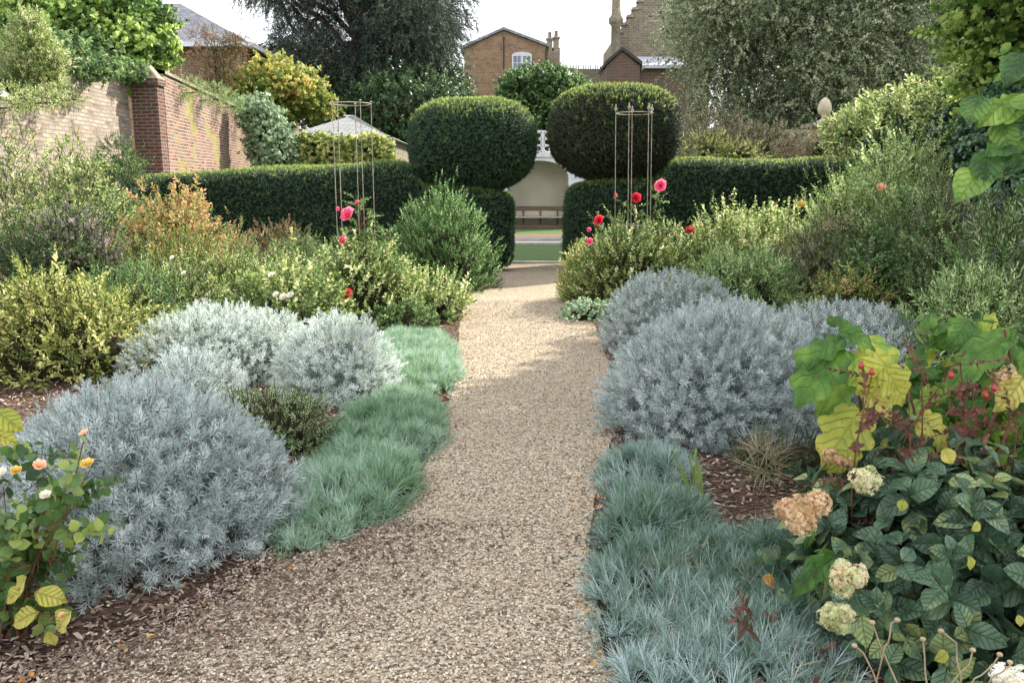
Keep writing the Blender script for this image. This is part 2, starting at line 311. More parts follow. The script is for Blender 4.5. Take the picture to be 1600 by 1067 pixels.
M['climber'] = leafmat('climber_leaf', ['2e5428', '4c7834', '70983c', '9ab84c'], .45, .45, .45, veins=True)
M['stem'] = solid('plant_stem', ['3a3c22', '565634'], 6)
M['redstem'] = solid('red_stem', ['5c3428', '7a5440'], 20)
M['palestem'] = solid('pale_stem', ['8c7a5c', 'b0a080'], 20)
M['greystem'] = solid('grey_stem', ['6a6a60', '8c8c80'], 10)
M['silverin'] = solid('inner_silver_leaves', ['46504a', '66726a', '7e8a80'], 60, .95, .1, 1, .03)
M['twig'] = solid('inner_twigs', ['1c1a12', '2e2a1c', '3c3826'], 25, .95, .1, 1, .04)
M['bark'] = solid('bark', ['3a3026', '5a4c3e'], 9, .9, .2, .8, .03, stretch=(3, 3, .6))
M['pbark'] = solid('pale_bark', ['6c665c', 'a09a8e'], 7, .8, .2, .5, .02)
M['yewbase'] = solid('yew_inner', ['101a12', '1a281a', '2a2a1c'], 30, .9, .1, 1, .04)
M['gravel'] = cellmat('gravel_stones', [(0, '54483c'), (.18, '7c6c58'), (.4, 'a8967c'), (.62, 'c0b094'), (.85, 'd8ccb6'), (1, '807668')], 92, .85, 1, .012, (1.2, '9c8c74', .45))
M['stone'] = leafmat('loose_stone', [(0, '5c5044'), (.2, '8a7a66'), (.45, 'b0a086'), (.8, 'd2c6ae'), (1, '948c84')], 0, .8, .3)
M['mulch'] = cellmat('bark_mulch', [(0, '2c2018'), (.4, '4c382c'), (.75, '6e5444'), (1, '927a68')], 45, .9, 1, .02, (2.5, '3c2e24', .5), stretch=(1, 2.2, 1))
M['chip'] = leafmat('bark_chip', ['3e3026', '665244', '8a7666', 'b4a290'], 0, .85, .2)
M['litter'] = leafmat('fallen_leaf', ['a06028', 'b87838', 'c89a48', '8a4a30'], .2)
M['lawn'] = cellmat('lawn_grass', [(0, '34482a'), (.5, '4c6838'), (1, '688050')], 60, .9, 1, .02, (.5, '5c7040', .5))
M['soil'] = solid('soil', ['3a2e22', '5a4a38'], 3, .95, .1, .6, .03)
M['field'] = solid('far_ground', ['2e4220', '4a5c30'], .4, .95, .1)
M['tarmac'] = solid('tarmac', ['4a4854', '5e5c68'], 30, .9)
M['earth'] = solid('bare_earth', ['5c5040', '7a6c54'], 9, .95, .1, .6, .03)
M['kerb'] = solid('pale_kerb', ['a0988a', 'bcb4a4'], 12)
M['steeledge'] = solid('edging_strip', ['b0a898', 'c8c0b0'], 12)
M['brick'] = brickmat('old_brick', ['54403c', '7c5046', '8e5c50', 'a47c6c'], None, 'a09888', '7c6e64', dirtamt=.75, patch='8c8a48')
M['brickpale'] = brickmat('weathered_brick', ['6e6258', '8c7e70', 'a49686', 'a87c6a'], None, '8a8074', 'b0a698', dirtamt=.6)
M['brickred'] = brickmat('red_brick', ['5a3430', '74443c', '6c5048', '524640'], None, '847a6c', '4c4640', dirtamt=.7)
M['brickhouse'] = brickmat('house_brick', ['6e4a42', '7e5a4e', '887464', '80544a'], None, 'a09078', 'a88a60', w=.24, h=.09, dirtamt=.7)
M['brickyel'] = brickmat('yellow_brick', ['726856', '867a66', '928672', '786c58'], None, '9c9484', '6c6656', w=.3, h=.12, dirtamt=.6)
M['slate'] = brickmat('roof_slate', ['7c7c84', '94949c', '8a8a90', 'a4a4a8'], None, '5c5c62', '9a988c', w=.3, h=.22, ms=.012, dirtamt=.5)
M['slate2'] = brickmat('mossy_slate', ['74767a', '888a8c', '7e8082', '94948e'], None, '5c5e60', '8c8e80', w=.3, h=.2, ms=.012, dirtamt=.5)
M['lead'] = solid('lead_sheet', ['9c9ca8', 'b8b8c4'], 2, .5)
M['coping'] = solid('coping_stone', ['6a6456', '8c8674', 'a49c88'], 5, .9, .2, .6, .02)
M['whitep'] = solid('white_paint', ['c8c8cc', 'dcdce0'], 5, .5)
M['cream'] = solid('cream_render', ['b4ac98', 'c8c0ac'], 1.5, .9)
M['wood'] = solid('bench_wood', ['5c4a3a', '7c6858'], 4, .7, stretch=(.4, 4, 4))
M['pot'] = solid('chimney_pot', ['8c7458', 'a89074'], 6)
M['glass'] = solid('window_glass', ['5c6070', '80869a'], 1, .12, .6)
M['rod'] = solid('weathered_rod', ['6e6656', '9a907a', 'b4aa92'], 12, .6, .4)
M['urn'] = solid('urn_stone', ['a89c84', 'c4b8a0'], 9, .9, .2, .5, .01)
M['dkwood'] = solid('dark_boards', ['38342e', '504a42'], 3, .9)
# ------------------------------------------------------------------ sprig library
K = {}
K['silver'] = sprigs(4, 34, .085, kite(.10), .036, a0=95, a1=18, stem=.0022, prof=(.8, 1.05, .7))
K['silver_s'] = sprigs(3, 20, .075, kite(.17), .034, a0=95, a1=18, stem=.002, prof=(.8, 1.05, .7))
K['fescue'] = sprigs(6, 30, .012, blade(.034, .2), .092, a0=62, a1=4, stem=0, prof=(.8, 1, 1.05), jit=.22)
K['yew'] = sprigs(4, 9, .05, kite(.32), .035, a0=85, a1=25, stem=0, jit=.35)
K['small'] = sprigs(4, 14, .14, kite(.55), .035, a0=80, a1=30, jit=.4)
K['tiny'] = sprigs(4, 18, .09, kite(.5), .018, a0=75, a1=25, jit=.4)
K['med'] = sprigs(4, 12, .2, leaf9(.5), .07, a0=85, a1=35, jit=.45)
K['rose'] = sprigs(4, 14, .26, leaf9(.62), .05, a0=85, a1=35, jit=.5, stem=.003)
K['broad'] = sprigs(4, 10, .24, leaf9(.7), .11, a0=80, a1=40, jit=.45)
K['narrow'] = sprigs(4, 18, .2, kite(.2), .07, a0=80, a1=20, jit=.3)
K['willowy'] = sprigs(4, 26, .32, kite(.18), .06, a0=75, a1=18, jit=.3)
K['spire'] = sprigs(3, 46, .38, kite(.5), .018, a0=80, a1=30, jit=.5, stem=.003, prof=(1, .9, .5))
K['ivy'] = sprigs(4, 7, .1, leaf9(.85, .03, .2), .07, a0=95, a1=55, jit=.5, stem=0)
K['maple'] = sprigs(4, 12, .35, leaf9(.9, .04, .2), .13, a0=95, a1=50, jit=.5)
K['mapfar'] = sprigs(4, 12, .4, kite(.8), .15, a0=95, a1=50, jit=.55)
K['birch'] = sprigs(5, 18, .5, kite(.8), .066, a0=100, a1=60, jit=.7, stem=.0015)
K['conifer'] = sprigs(4, 26, .75, kite(.22), .2, a0=75, a1=25, jit=.4, stem=.008, prof=(1, .8, .4))
K['lance'] = sprigs(4, 10, .22, leaf9(.36), .12, a0=70, a1=35, jit=.4)
K['pinkh'] = sprigs(3, 26, .05, kite(.7), .02, a0=110, a1=30, jit=.5, stem=.002)
# ------------------------------------------------------------------ surfaces
def cubegrid(nx, ny, nz):
    out = []; off = 0; Fs = []
    for ax, (na, nb) in enumerate(((ny, nz), (nx, nz), (nx, ny))):
        for sgn in (-1, 1):
            A, B = np.meshgrid(np.linspace(-1, 1, na+1), np.linspace(-1, 1, nb+1), indexing='ij')
            p = np.empty(A.shape+(3,)); o = [i for i in range(3) if i != ax]; p[..., ax] = sgn; p[..., o[0]] = A; p[..., o[1]] = B
            out.append(p.reshape(-1, 3)); i, j = np.meshgrid(np.arange(na), np.arange(nb), indexing='ij'); i = i.ravel(); j = j.ravel()
            q = np.stack([i*(nb+1)+j, (i+1)*(nb+1)+j, (i+1)*(nb+1)+j+1, i*(nb+1)+j+1], -1)
            if (sgn == 1) != (ax != 1): q = q[:, ::-1]
            Fs.append(q+off); off += len(out[-1])
    return np.concatenate(out), np.concatenate(Fs)
def superell(c, abc, e=(2, 2, 2), res=(16, 16, 16), lump=0, lf=2., seed=0):
    p, F = cubegrid(*res); e = np.broadcast_to(e, 3)
    em = e.max()
    for _ in range(3):
        s = (np.abs(p)**e).sum(-1); p = p*(s**(-1/em))[:, None]
    V = p*abc
    if lump: V = V*(1+lump*noise(V, lf, seed))[:, None]
    return V+c, F
def surf_sample(V, F, n):
    a, b, c, d = (V[F[:, i]] for i in range(4))
    N = np.cross(c-a, d-b); A = np.linalg.norm(N, axis=1)
    f = rng.choice(len(F), n, p=A/A.sum()); u, v = rng.uniform(size=(2, n, 1))
    pos = (a[f]*(1-u)+b[f]*u)*(1-v)+(d[f]*(1-u)+c[f]*u)*v
    return pos, nrm(N[f]), A.sum()/2
def jitdir(N, up, j): return nrm(N+np.array([0, 0, up])+rng.normal(size=N.shape)*j)
# ------------------------------------------------------------------ plants
def blob(mf, ms, c, abc, tm, dens, s=1., e=2.2, lump=.14, lfreq=None, up=.5, jit=.35, inner=.3, out=.08, half=True, rmu=.5, rsd=.2, ra=.75, core=.76, seed=None, n=None, droop=None):
    c = np.asarray(c, float); abc = np.asarray(abc, float); seed = rng.integers(1e6) if seed is None else seed
    a, b, h = abc; area = (2 if half else 4)*math.pi*((a*b)**1.6/3+(a*h)**1.6/3+(b*h)**1.6/3)**(1/1.6)
    n = int(area*dens) if n is None else n
    d = nrm(rng.normal(size=(n, 3))*[1, 1, 1])
    if half: d[:, 2] = np.abs(d[:, 2])*1.05-.05*rng.uniform(size=n)
    q = d/((np.abs(d)**e).sum(-1)**(1/e))[:, None]
    lq = (lfreq or 3.2/max(.4, min(a, b, h)))
    pt = q*abc; lm = 1+lump*noise(pt+c, lq, seed)
    k = lm*(1-inner*rng.uniform(size=n)**2.2)+np.abs(rng.normal(size=n))*out
    pos = c+pt*k[:, None]; pos[:, 2] = np.maximum(pos[:, 2], c[2]-.02 if half else -9) 
    N = nrm(np.sign(q)*np.abs(q)**(e-1)/abc)
    ax = jitdir(N, up, jit)
    if droop is not None: ax = nrm(ax+np.array([0, 0, -droop]))
    rb = rmu+rsd*rng.normal(size=n)+.12*noise(pos, 2.2/max(.3, min(a, b)), seed+5)
    mf.place(tm, pos, ax, s*rng.uniform(.75, 1.25, n), rb, ra)
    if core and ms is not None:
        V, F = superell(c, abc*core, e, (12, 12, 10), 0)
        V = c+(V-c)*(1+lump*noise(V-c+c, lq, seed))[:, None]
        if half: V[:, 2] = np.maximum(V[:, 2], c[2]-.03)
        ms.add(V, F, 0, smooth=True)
def bush(name, label, cat, px, Y, pyt, wpx, tm, dens, leaf, depth=.8, mix=None, corem='twig', group=None, stem='stem', shift=0, blooms=None, trim=.08, subs=None, z0=0, **kw):
    s = math.hypot(1, 0)
    x = P(px, 400, Y)[0]; h = P(px, pyt, Y)[2]-z0; a = wpx/2/F_*Y; b = a*depth
    h = max(.15, h-trim); t = thing(name, label, cat, (x, Y, z0), group)
    mf, ms = MB(), MB(); c = np.array([x, Y, z0])
    blob(mf, ms, c, (max(.1, a-trim*.6), b, h), K[tm] if isinstance(tm, str) else tm, dens, **kw)
    for (dx, dy, hs, r) in (subs or []):
        blob(mf, ms, c+np.array([dx*a, dy*b, 0]), (a*r, b*r, h*hs), K[tm] if isinstance(tm, str) else tm, dens, **kw)
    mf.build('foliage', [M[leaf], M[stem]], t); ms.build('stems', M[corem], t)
    if mix:
        m2 = MB(); k2 = dict(kw); k2.update(core=0, out=.16, inner=.12, seed=7); blob(m2, None, c, (max(.1, a-trim*.6), b, h), K[mix[1]], mix[2], **k2); m2.build(mix[0], [M[mix[3]], M[stem]], t)
    return t
def bloom_mesh(mat, big=True):
    mb = MB(); r = np.random.default_rng(5)
    for ring, (n, a, L, w) in enumerate([(6, 70, 1., .95), (6, 48, .85, .8), (5, 25, .72, .65), (4, 8, .6, .5)]):
        for i in range(n):
            az = 2*math.pi*(i+.5*ring)/n+r.normal()*.1; U, W = np.meshgrid(np.linspace(0, 1, 5), np.linspace(-1, 1, 5), indexing='ij')
            hw = w*.5*np.sin(np.clip(U*1.15+.25, 0, 1.75))**.8*(1-.25*(U > .95)); th = R_(a)*(.35+.75*U)+r.normal()*.08
            rr = np.cumsum(np.sin(th), 0)*L/5+.05; zz = np.cumsum(np.cos(th), 0)*L/5+.12*np.abs(W)**2*U; y = W*hw
            x = rr*1.; V = np.stack([x*math.cos(az)-y*math.sin(az), x*math.sin(az)+y*math.cos(az), zz], -1).reshape(-1, 3)
            F = [[p*5+q, (p+1)*5+q, (p+1)*5+q+1, p*5+q+1] for p in range(4) for q in range(4)]
            mb.add(V, F, 0, np.clip(.5+r.normal()*.25, 0, 1), smooth=True)
    V, F = superell((0, 0, -.02), (.16, .16, .18), 2, (4, 4, 4)); mb.add(V, F, 1)
    o = mb.build('bloom', [M[mat], M['stem']], origin=(0, 0, 0)); me = o.data; bpy.data.objects.remove(o); return me
BL = {m: bloom_mesh(m) for m in ('pink', 'red', 'white', 'peach', 'yellow')}
def bloom(parent, pos, size, col, face=(-.1, -.6, .6), label=None, name='bloom'):
    o = bpy.data.objects.new(name, BL[col]); C.objects.link(o); o.parent = parent
    o.location = [float(a-b) for a, b in zip(pos, parent['_o'])]; o.scale = (size,)*3
    from mathutils import Vector
    o.rotation_euler = Vector(face).to_track_quat('Z', 'Y').to_euler()
    if label: o['label'] = label
    return o
def cane(mf, a, b, tm, n=8, s=1., bend=.1, mat=1, rad=.004, t0=.35):
    a = np.asarray(a, float); b = np.asarray(b, float); t = np.linspace(0, 1, 8)[:, None]; k = rng.normal(size=3)*bend; k[2] = 0
    pts = a*(1-t)+b*t+np.sin(t*math.pi)*k; mf.tube(pts, np.linspace(rad, rad*.5, 8), 5, mat)
    tt = rng.uniform(t0, 1., n); p = a*(1-tt[:, None])+b*tt[:, None]+np.sin(tt[:, None]*math.pi)*k
    ax = nrm(rng.normal(size=(n, 3))*[1, 1, .3]+[0, 0, .5]); mf.place(tm, p, ax, s, .5+.15*rng.normal(size=n))
def tree(name, label, cat, base, trunk_h, crown_c, crown_r, nclump, clump_r, tm, per, leaf, bark='bark', rad=.25, group=None, s=1., up=.2, droop=None, e=2., bias=.55, jit=.5, limbs=14, lump=.2, rmu=.5, flat=.75, sel=None):
    t = thing(name, label, cat, base, group); base = np.asarray(base, float); cc = np.asarray(crown_c, float); cr = np.maximum(np.asarray(crown_r, float)-clump_r*.85, .15)
    d = nrm(rng.normal(size=(nclump, 3))); rr = rng.uniform(size=nclump)**(1/3)*(1-bias)+bias; rr = rr*(1+lump*noise(d, 1.6, int(rng.integers(1e5))))
    cl = cc+d*rr[:, None]*cr
    cl = cl[cl[:, 2] > base[2]+.3]
    if sel is not None: cl = cl[sel(cl)]
    mf, mt = MB(), MB()
    top = np.array([cc[0], cc[1], cc[2]+cr[2]*.5]); k = np.linspace(0, 1, 9)[:, None]
    wob = np.cumsum(rng.normal(size=(9, 3))*[.06, .06, 0], 0)*rad*3; fork = base+[0, 0, trunk_h]
    pts = np.where(k < .4, base+(fork-base)*k/.4, fork+(top-fork)*(k-.4)/.6)+wob
    mt.tube(pts, np.linspace(rad, rad*.22, 9)+rad*.4*np.exp(-k[:, 0]*14), 10)
    for i in rng.choice(len(cl), min(limbs, len(cl)), replace=False):
        j = rng.integers(3, 8); a = pts[j]; b = cl[i]; kk = np.linspace(0, 1, 7)[:, None]
        mid = np.sin(kk*math.pi)*np.array([0, 0, .12*np.linalg.norm(b-a)])+np.cumsum(rng.normal(size=(7, 3)), 0)*.03*np.linalg.norm(b-a)*np.sin(kk*math.pi)
        mt.tube(a+(b-a)*kk+mid, np.linspace(rad*.32, rad*.07, 7), 6)
    for q in cl:
        r = clump_r*rng.uniform(.6, 1.3)
        blob(mf, None, q, (r, r, r*flat), tm, 1, s=s, e=2, lump=.3, up=up, jit=jit, inner=.6, out=.12, half=False, rmu=rmu+rng.normal()*.13, n=int(per*rng.uniform(.6, 1.4)), core=0, droop=droop)
    mf.build('crown', [M[leaf], M[bark]], t); mt.build('trunk', M[bark], t)
    return t
def path_poly(pix, z): return np.array([G(x, y, z) for x, y in pix])
def sheet(name, rows, mat, z, kind='structure', uv=False):
    """rows: list of (left xy, right xy) going away"""
    mb = MB(); V = []
    for l, r in rows: V += [[l[0], l[1], z], [r[0], r[1], z]]
    mb.add(V, [[2*i, 2*i+1, 2*i+3, 2*i+2] for i in range(len(rows)-1)])
    return tag(mb.build(name, M[mat], origin=(0, 0, 0), uv=uv), kind=kind)
# ------------------------------------------------------------------ ground
sheet('ground', [((-400, -60), (400, -60)), ((-400, 600), (400, 600))], 'field', 0)
sheet('planting_soil', [((-9.5, -4), (9.5, -4)), ((-9.5, 17.6), (9.5, 17.6))], 'mulch', .004)
Lp = [(30, 1067), (235, 1000), (365, 932), (450, 872), (575, 815), (640, 770), (690, 690), (705, 620), (715, 560), (715, 510), (722, 480), (742, 450), (775, 428), (798, 411)]
Rp = [(975, 1067), (930, 990), (912, 900), (920, 820), (935, 770), (948, 690), (955, 620), (950, 575), (938, 530), (915, 490), (893, 455), (886, 430), (884, 411)]
Lw = [G(*p) for p in Lp]; Rw = [G(*p) for p in Rp]
ys = np.concatenate([[-3, 0, 1.4], np.linspace(2.3, 17.3, 60)])
def edge_x(W, y, side):
    yy = [w[1] for w in W]; xx = [w[0] for w in W]; o = np.argsort(yy)
    return np.interp(y, np.array(yy)[o], np.array(xx)[o])
lx = edge_x(Lw, ys, -1)+.05*noise(np.stack([ys, ys*0, ys*0], -1), 3, 1); rx = edge_x(Rw, ys, 1)+.04*noise(np.stack([ys, ys*0, ys*0], -1), 3, 2)
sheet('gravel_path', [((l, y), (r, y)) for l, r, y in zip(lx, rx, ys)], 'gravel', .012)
Yl = [G(800, p)[1] for p in (383, 372, 356)]
sheet('lawn', [((-30, 17.62), (30, 17.62)), ((-30, G(800, 383)[1]), (30, G(800, 383)[1]))], 'lawn', .008)
y1, y2, y3 = G(800, 380)[1], G(800, 372)[1], G(800, 366)[1]
sheet('road', [((-40, y1), (40, y1)), ((-40, y2), (40, y2))], 'tarmac', .008)
sheet('verge_soil', [((-40, y2), (40, y2)), ((-40, y3), (40, y3))], 'earth', .012)
sheet('far_lawn', [((-40, y3), (40, y3)), ((-40, y3+12), (40, y3+12))], 'lawn', .008)
mb = MB(); mb.box((-30, G(800, 383)[1], -.05), (30, y1, .06)); tag(mb.build('kerb', M['kerb'], origin=(0, 0, 0)), kind='structure')
mb = MB(); mb.box((-.02, 17.42, -.05), (1.2, 17.56, .035)); tag(mb.build('path_edging', M['steeledge'], origin=(0, 0, 0)), kind='structure')
# loose stones, chips, fallen leaves
def samp_mix(n):
    y = 2.2+1.6*rng.uniform(size=n); x = np.interp(y, ys, lx)+np.abs(rng.normal(size=n))*.42-.15; return x, y
def inpath(x, y): return (x > np.interp(y, ys, lx)) & (x < np.interp(y, ys, rx))
oc = np.array([[1, 0, 0], [-1, 0, 0], [0, 1, 0], [0, -1, 0], [0, 0, 1], [0, 0, -1]], float)
def pebt(seed):
    V, F = superell((0, 0, 0), (1, .75, .5), 2.4, (2, 2, 2)); V = V*(1+.18*noise(V, 2, seed))[:, None]
    return dict(V=V, F=F, lid=np.full(len(V), .5), st=np.zeros(len(F), int), lf=np.zeros((len(V), 3)))
def scatter_stuff(name, tms, mat, n, sampler, smin, smax, z, flat=.35):
    x, y = sampler(n); n = len(x); mb = MB()
    ax = nrm(rng.normal(size=(n, 3))*flat+[0, 0, 1]); mb.place(tms, np.stack([x, y, np.full(n, z)+rng.uniform(0, .006, n)], -1), ax, rng.uniform(smin, smax, n), rng.uniform(0, 1, n), 0)
    return tag(mb.build(name, M[mat], origin=(0, 0, 0)), kind='stuff')
def samp_path(n):
    y = 2.1+9.5*rng.uniform(size=n)**1.7; x = rng.uniform(-3, 2, n); spill = rng.normal(size=n)*np.where((x < 0) & (y < 3.6), .2, .05)
    k = inpath(x+spill, y); return x[k], y[k]
scatter_stuff('gravel_pebbles', [pebt(i) for i in range(4)], 'stone', 120000, samp_path, .0032, .007, .013)
def chipt(seed):
    r = np.random.default_rng(seed); V = np.array([[-1, -.35, 0], [1, -.3, 0], [1.1, .3, .05], [-.9, .4, .05], [-1, -.35, .25], [1, -.3, .2], [1.1, .3, .25], [-.9, .4, .3]])+r.normal(size=(8, 3))*.1
    F = np.array([[0, 3, 2, 1], [4, 5, 6, 7], [0, 1, 5, 4], [1, 2, 6, 5], [2, 3, 7, 6], [3, 0, 4, 7]])
    return dict(V=V, F=F, lid=np.full(8, .5), st=np.zeros(6, int), lf=np.zeros((8, 3)))
def samp_bed(n):
    y = 2.0+7*rng.uniform(size=n)**1.3; x = rng.uniform(-4, 4, n); k = ~inpath(x+rng.normal(size=n)*.16*np.where(x < 0, 1, .5)*np.where(y < 3.4, 1.6, .5), y); return x[k], y[k]
scatter_stuff('bark_chips', [chipt(i) for i in range(4)], 'chip', 42000, samp_bed, .007, .02, .008)
scatter_stuff('loose_bark', [chipt(i) for i in range(4)], 'chip', 6000, samp_mix, .004, .012, .016)
def samp_edge(n):
    y = rng.uniform(2.2, 12, n); s = rng.integers(0, 2, n); d = np.abs(rng.normal(size=n))*.12
    x = np.where(s == 0, np.interp(y, ys, lx)+d-.05, np.interp(y, ys, rx)-d*.6+.03); return x, y
T = leaf9(.6, .1, .3); scatter_stuff('leaf_litter', [dict(V=T[0], F=T[1], lid=np.full(9, .5), st=np.zeros(4, int), lf=np.zeros((9, 3)))], 'litter', 420, samp_edge, .012, .034, .02, .5)
# ------------------------------------------------------------------ clipped yew hedges and cloud heads
def clipped(mbs, mbt, mbb, c, abc, e, dens, zf=None, lump=.012, lfr=1.5, res=(30, 14, 14), tipdens=420):
    V, F = superell(c, abc, e, res)
    def shape(V):
        V = V.copy()
        if zf is not None: V[:, 2] = np.where(V[:, 2] > c[2]-abc[2]*.9, V[:, 2]*zf(V[:, 0]), V[:, 2])
        N = nrm((V-c)/np.array(abc)); return V+N*(lump*5*noise(V, lfr, 3)+lump*2*noise(V, lfr*4, 4))[:, None]
    if e[0] < 5:
        def shape(V, sh=shape):
            V = V.copy(); k = np.clip((c[2]-V[:, 2])/abc[2], 0, 1)**2; V[:, :2] = c[:2]+(V[:, :2]-c[:2])*(1-.22*k)[:, None]; return sh(V)
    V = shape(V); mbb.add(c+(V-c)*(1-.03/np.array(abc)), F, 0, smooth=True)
    pos, N, A = surf_sample(V, F, 10); pos, N, A = surf_sample(V, F, int(A*dens))
    k = (pos[:, 2] > 0.02); pos, N = pos[k], N[k]
    N = np.where(((pos-c)*N).sum(-1, keepdims=True) < 0, -N, N)
    pos = pos-N*rng.uniform(0, .05, (len(pos), 1)); mbs.place(K['yew'], pos, jitdir(N, .25, .55), rng.uniform(.8, 1.3, len(pos)), .42+.14*rng.normal(size=len(pos))+.2*noise(pos, 2.2, 9), .5)
    q = rng.choice(len(pos), len(pos)//70, replace=False); mbt.place(K['yew'], pos[q]+N[q]*.02, jitdir(N[q], .8, .3), rng.uniform(.9, 2.0, len(q)), .1+.2*rng.uniform(size=len(q)), .5)
    kk = (N[:, 2] > .4) & (rng.uniform(size=len(N)) < tipdens/dens*np.clip((N[:, 2]-.3)*1.6, 0, 1)); q = pos[kk]; n = len(q)
    mbt.place(K['yew'], q+N[kk]*.03, jitdir(N[kk], .9, .35), rng.uniform(.6, 1.15, n), .45+.2*rng.normal(size=n), .5)  # lime sprigs on upward faces only, painting the sun rim
def hedge(label, c, abc, zf, e, head_c, head_abc, head_lab, group):
    t = thing('yew_hedge', label, 'hedge', (c[0], c[1], 0), group); s, tp, b = MB(), MB(), MB()
    clipped(s, tp, b, np.array(c), abc, e, 650, zf, res=(46, 14, 14))
    f = s.build('foliage', [M['yew'], M['stem']], t); b.build('branches', M['yewbase'], t); tp.build('shoots_and_sunlit_tips', [M['yewtip_lit'], M['stem']], t)
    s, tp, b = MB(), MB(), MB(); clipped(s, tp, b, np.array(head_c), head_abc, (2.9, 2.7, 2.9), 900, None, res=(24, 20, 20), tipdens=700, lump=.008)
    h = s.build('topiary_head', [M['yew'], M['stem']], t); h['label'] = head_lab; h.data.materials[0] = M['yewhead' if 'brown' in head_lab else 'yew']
    b.build('branches', M['yewbase'], h); tp.build('shoots_and_sunlit_tips', [M['yewtip_lit'], M['stem']], h)
    return t
Yh = 16.45
hl = lambda x: np.interp(x, [-8, -2.5, -2.0, -1.75, 0], [.87, 1., 1., .80, .75])
hc1 = P(739, 229, Yh); hc2 = P(959, 211, Yh)
hedge('long dark clipped yew hedge beside the brick wall, its rounded head lower and smooth', (-3.75, 16.45, .985), (3.77, .98, .985), hl, (14, 7, 9), hc1, (1.19, 1.12, .85), 'flattened round topiary head', 'yew hedges either side of the path opening')
hedge('clipped yew hedge with a taller brown patched head behind the finialed rods', (4.9, 16.45, 1.03), (3.83, .95, 1.03), lambda x: np.interp(x, [1, 2.7, 3.0, 6, 9], [.80, .82, 1, 1, .96]), (14, 7, 9), hc2, (1.23, 1.12, .86), 'taller squarish topiary head with brown patches', 'yew hedges either side of the path opening')
# ------------------------------------------------------------------ left garden wall, pier, far wall
def rampwall(name, label, mat, p0, p1, tops, thick, cop='coping', copmat=None, nseg=24, group=None):
    """wall from p0 to p1 (xy), tops=[(t,z)...]; thickness to the left side"""
    t = thing(name, label, 'wall', (p0[0], p0[1], 0), group); p0 = np.array(p0, float); p1 = np.array(p1, float); d = (p1-p0)/np.linalg.norm(p1-p0); nn = np.array([-d[1], d[0]])
    ts = np.linspace(0, 1, nseg+1); zs = np.interp(ts, [a for a, _ in tops], [b for _, b in tops]); mb, mc = MB(), MB()
    def ring(off, z): return [[*(p0+(p1-p0)*u+nn*off), zz] for u, zz in zip(ts, z)]
    n = nseg+1; V = ring(0, zs*0-.1)+ring(0, zs)+ring(thick, zs)+ring(thick, zs*0-.1)
    for a, b in ((0, 1), (1, 2), (2, 3)): mb.add(V, [[a*n+i, a*n+i+1, b*n+i+1, b*n+i] for i in range(nseg)])
    for i in (0, nseg): mb.add([V[i], V[n+i], V[2*n+i], V[3*n+i]], [[0, 1, 2, 3]])
    o = .05; V = ring(-o, zs+.004)+ring(-o, zs+.07)+ring(thick*.5, zs+.13)+ring(thick+o, zs+.07)+ring(thick+o, zs+.004)
    for a in range(5): b = (a+1) % 5; mc.add(V, [[a*n+i, a*n+i+1, b*n+i+1, b*n+i] for i in range(nseg)])
    mb.build('brickwork', M[mat], t, uv=True); mc.build(cop, M[copmat or 'coping'], t)
    return t
wx = -8.28
w1 = P(0, 165, 12.0); 
rampwall('garden_wall', 'pale weathered brick wall with swept up coping left of the square pier', 'brickpale', (wx, 18.6), (wx, 4.0), [(0, 4.05), (.1, 3.97), (.15, 3.8), (.175, 3.35), (.2, 3.1), (.26, 2.97), (.35, 2.86), (1, 2.75)], -.45)
t = thing('brick_pier', 'square red brick pier with sloped stone cap standing against the old wall', 'pier', (-7.75, 18.9, 0)); pc = P(205, 150, 18.6); pd = P(246, 150, 18.6)
mb = MB(); mb.box((pc[0], 18.6, 0), (pd[0], 18.95, 3.72)); mb.box((pc[0]-.05, 18.55, 3.723), (pd[0]+.05, 19.0, 3.86)); mb.build('brickwork', M['brickred'], t, uv=True)
mb = MB(); a, b = pc[0]-.05, pd[0]+.05; mb.add([[a, 18.55, 3.86], [b, 18.55, 3.86], [b, 19.0, 3.86], [a, 19.0, 3.86], [a+.02, 18.75, 4.2], [b-.3, 18.75, 4.2], [b-.3, 18.95, 4.2], [a+.02, 18.95, 4.2]], [[0, 1, 5, 4], [1, 2, 6, 5], [2, 3, 7, 6], [3, 0, 4, 7], [4, 5, 6, 7], [0, 3, 2, 1]]); mb.build('cap', M['coping'], t)
e0 = np.array([pd[0]+.004, 18.97]); e1 = P(412, 262, 31)[:2]
rampwall('garden_wall', 'purple red brick wall running back from the pier with yellow lichen patches', 'brick', tuple(e0), tuple(e1), [(0, 4.0), (.8, 3.95), (.88, 3.75), (.93, 3.3), (1, 2.2)], .5)
# ------------------------------------------------------------------ houses
def hiproof(mb, x0, y0, x1, y1, z, zr, rx0, rx1, ry, mat=0):
    V = [[x0, y0, z], [x1, y0, z], [x1, y1, z], [x0, y1, z], [rx0, ry, zr], [rx1, ry, zr]]
    mb.add(V, [[0, 1, 5, 4], [2, 3, 4, 5]], mat); mb.add(V, [[1, 2, 5, 5], [3, 0, 4, 4]], mat); mb.add(V, [[0, 3, 2, 1]], mat)
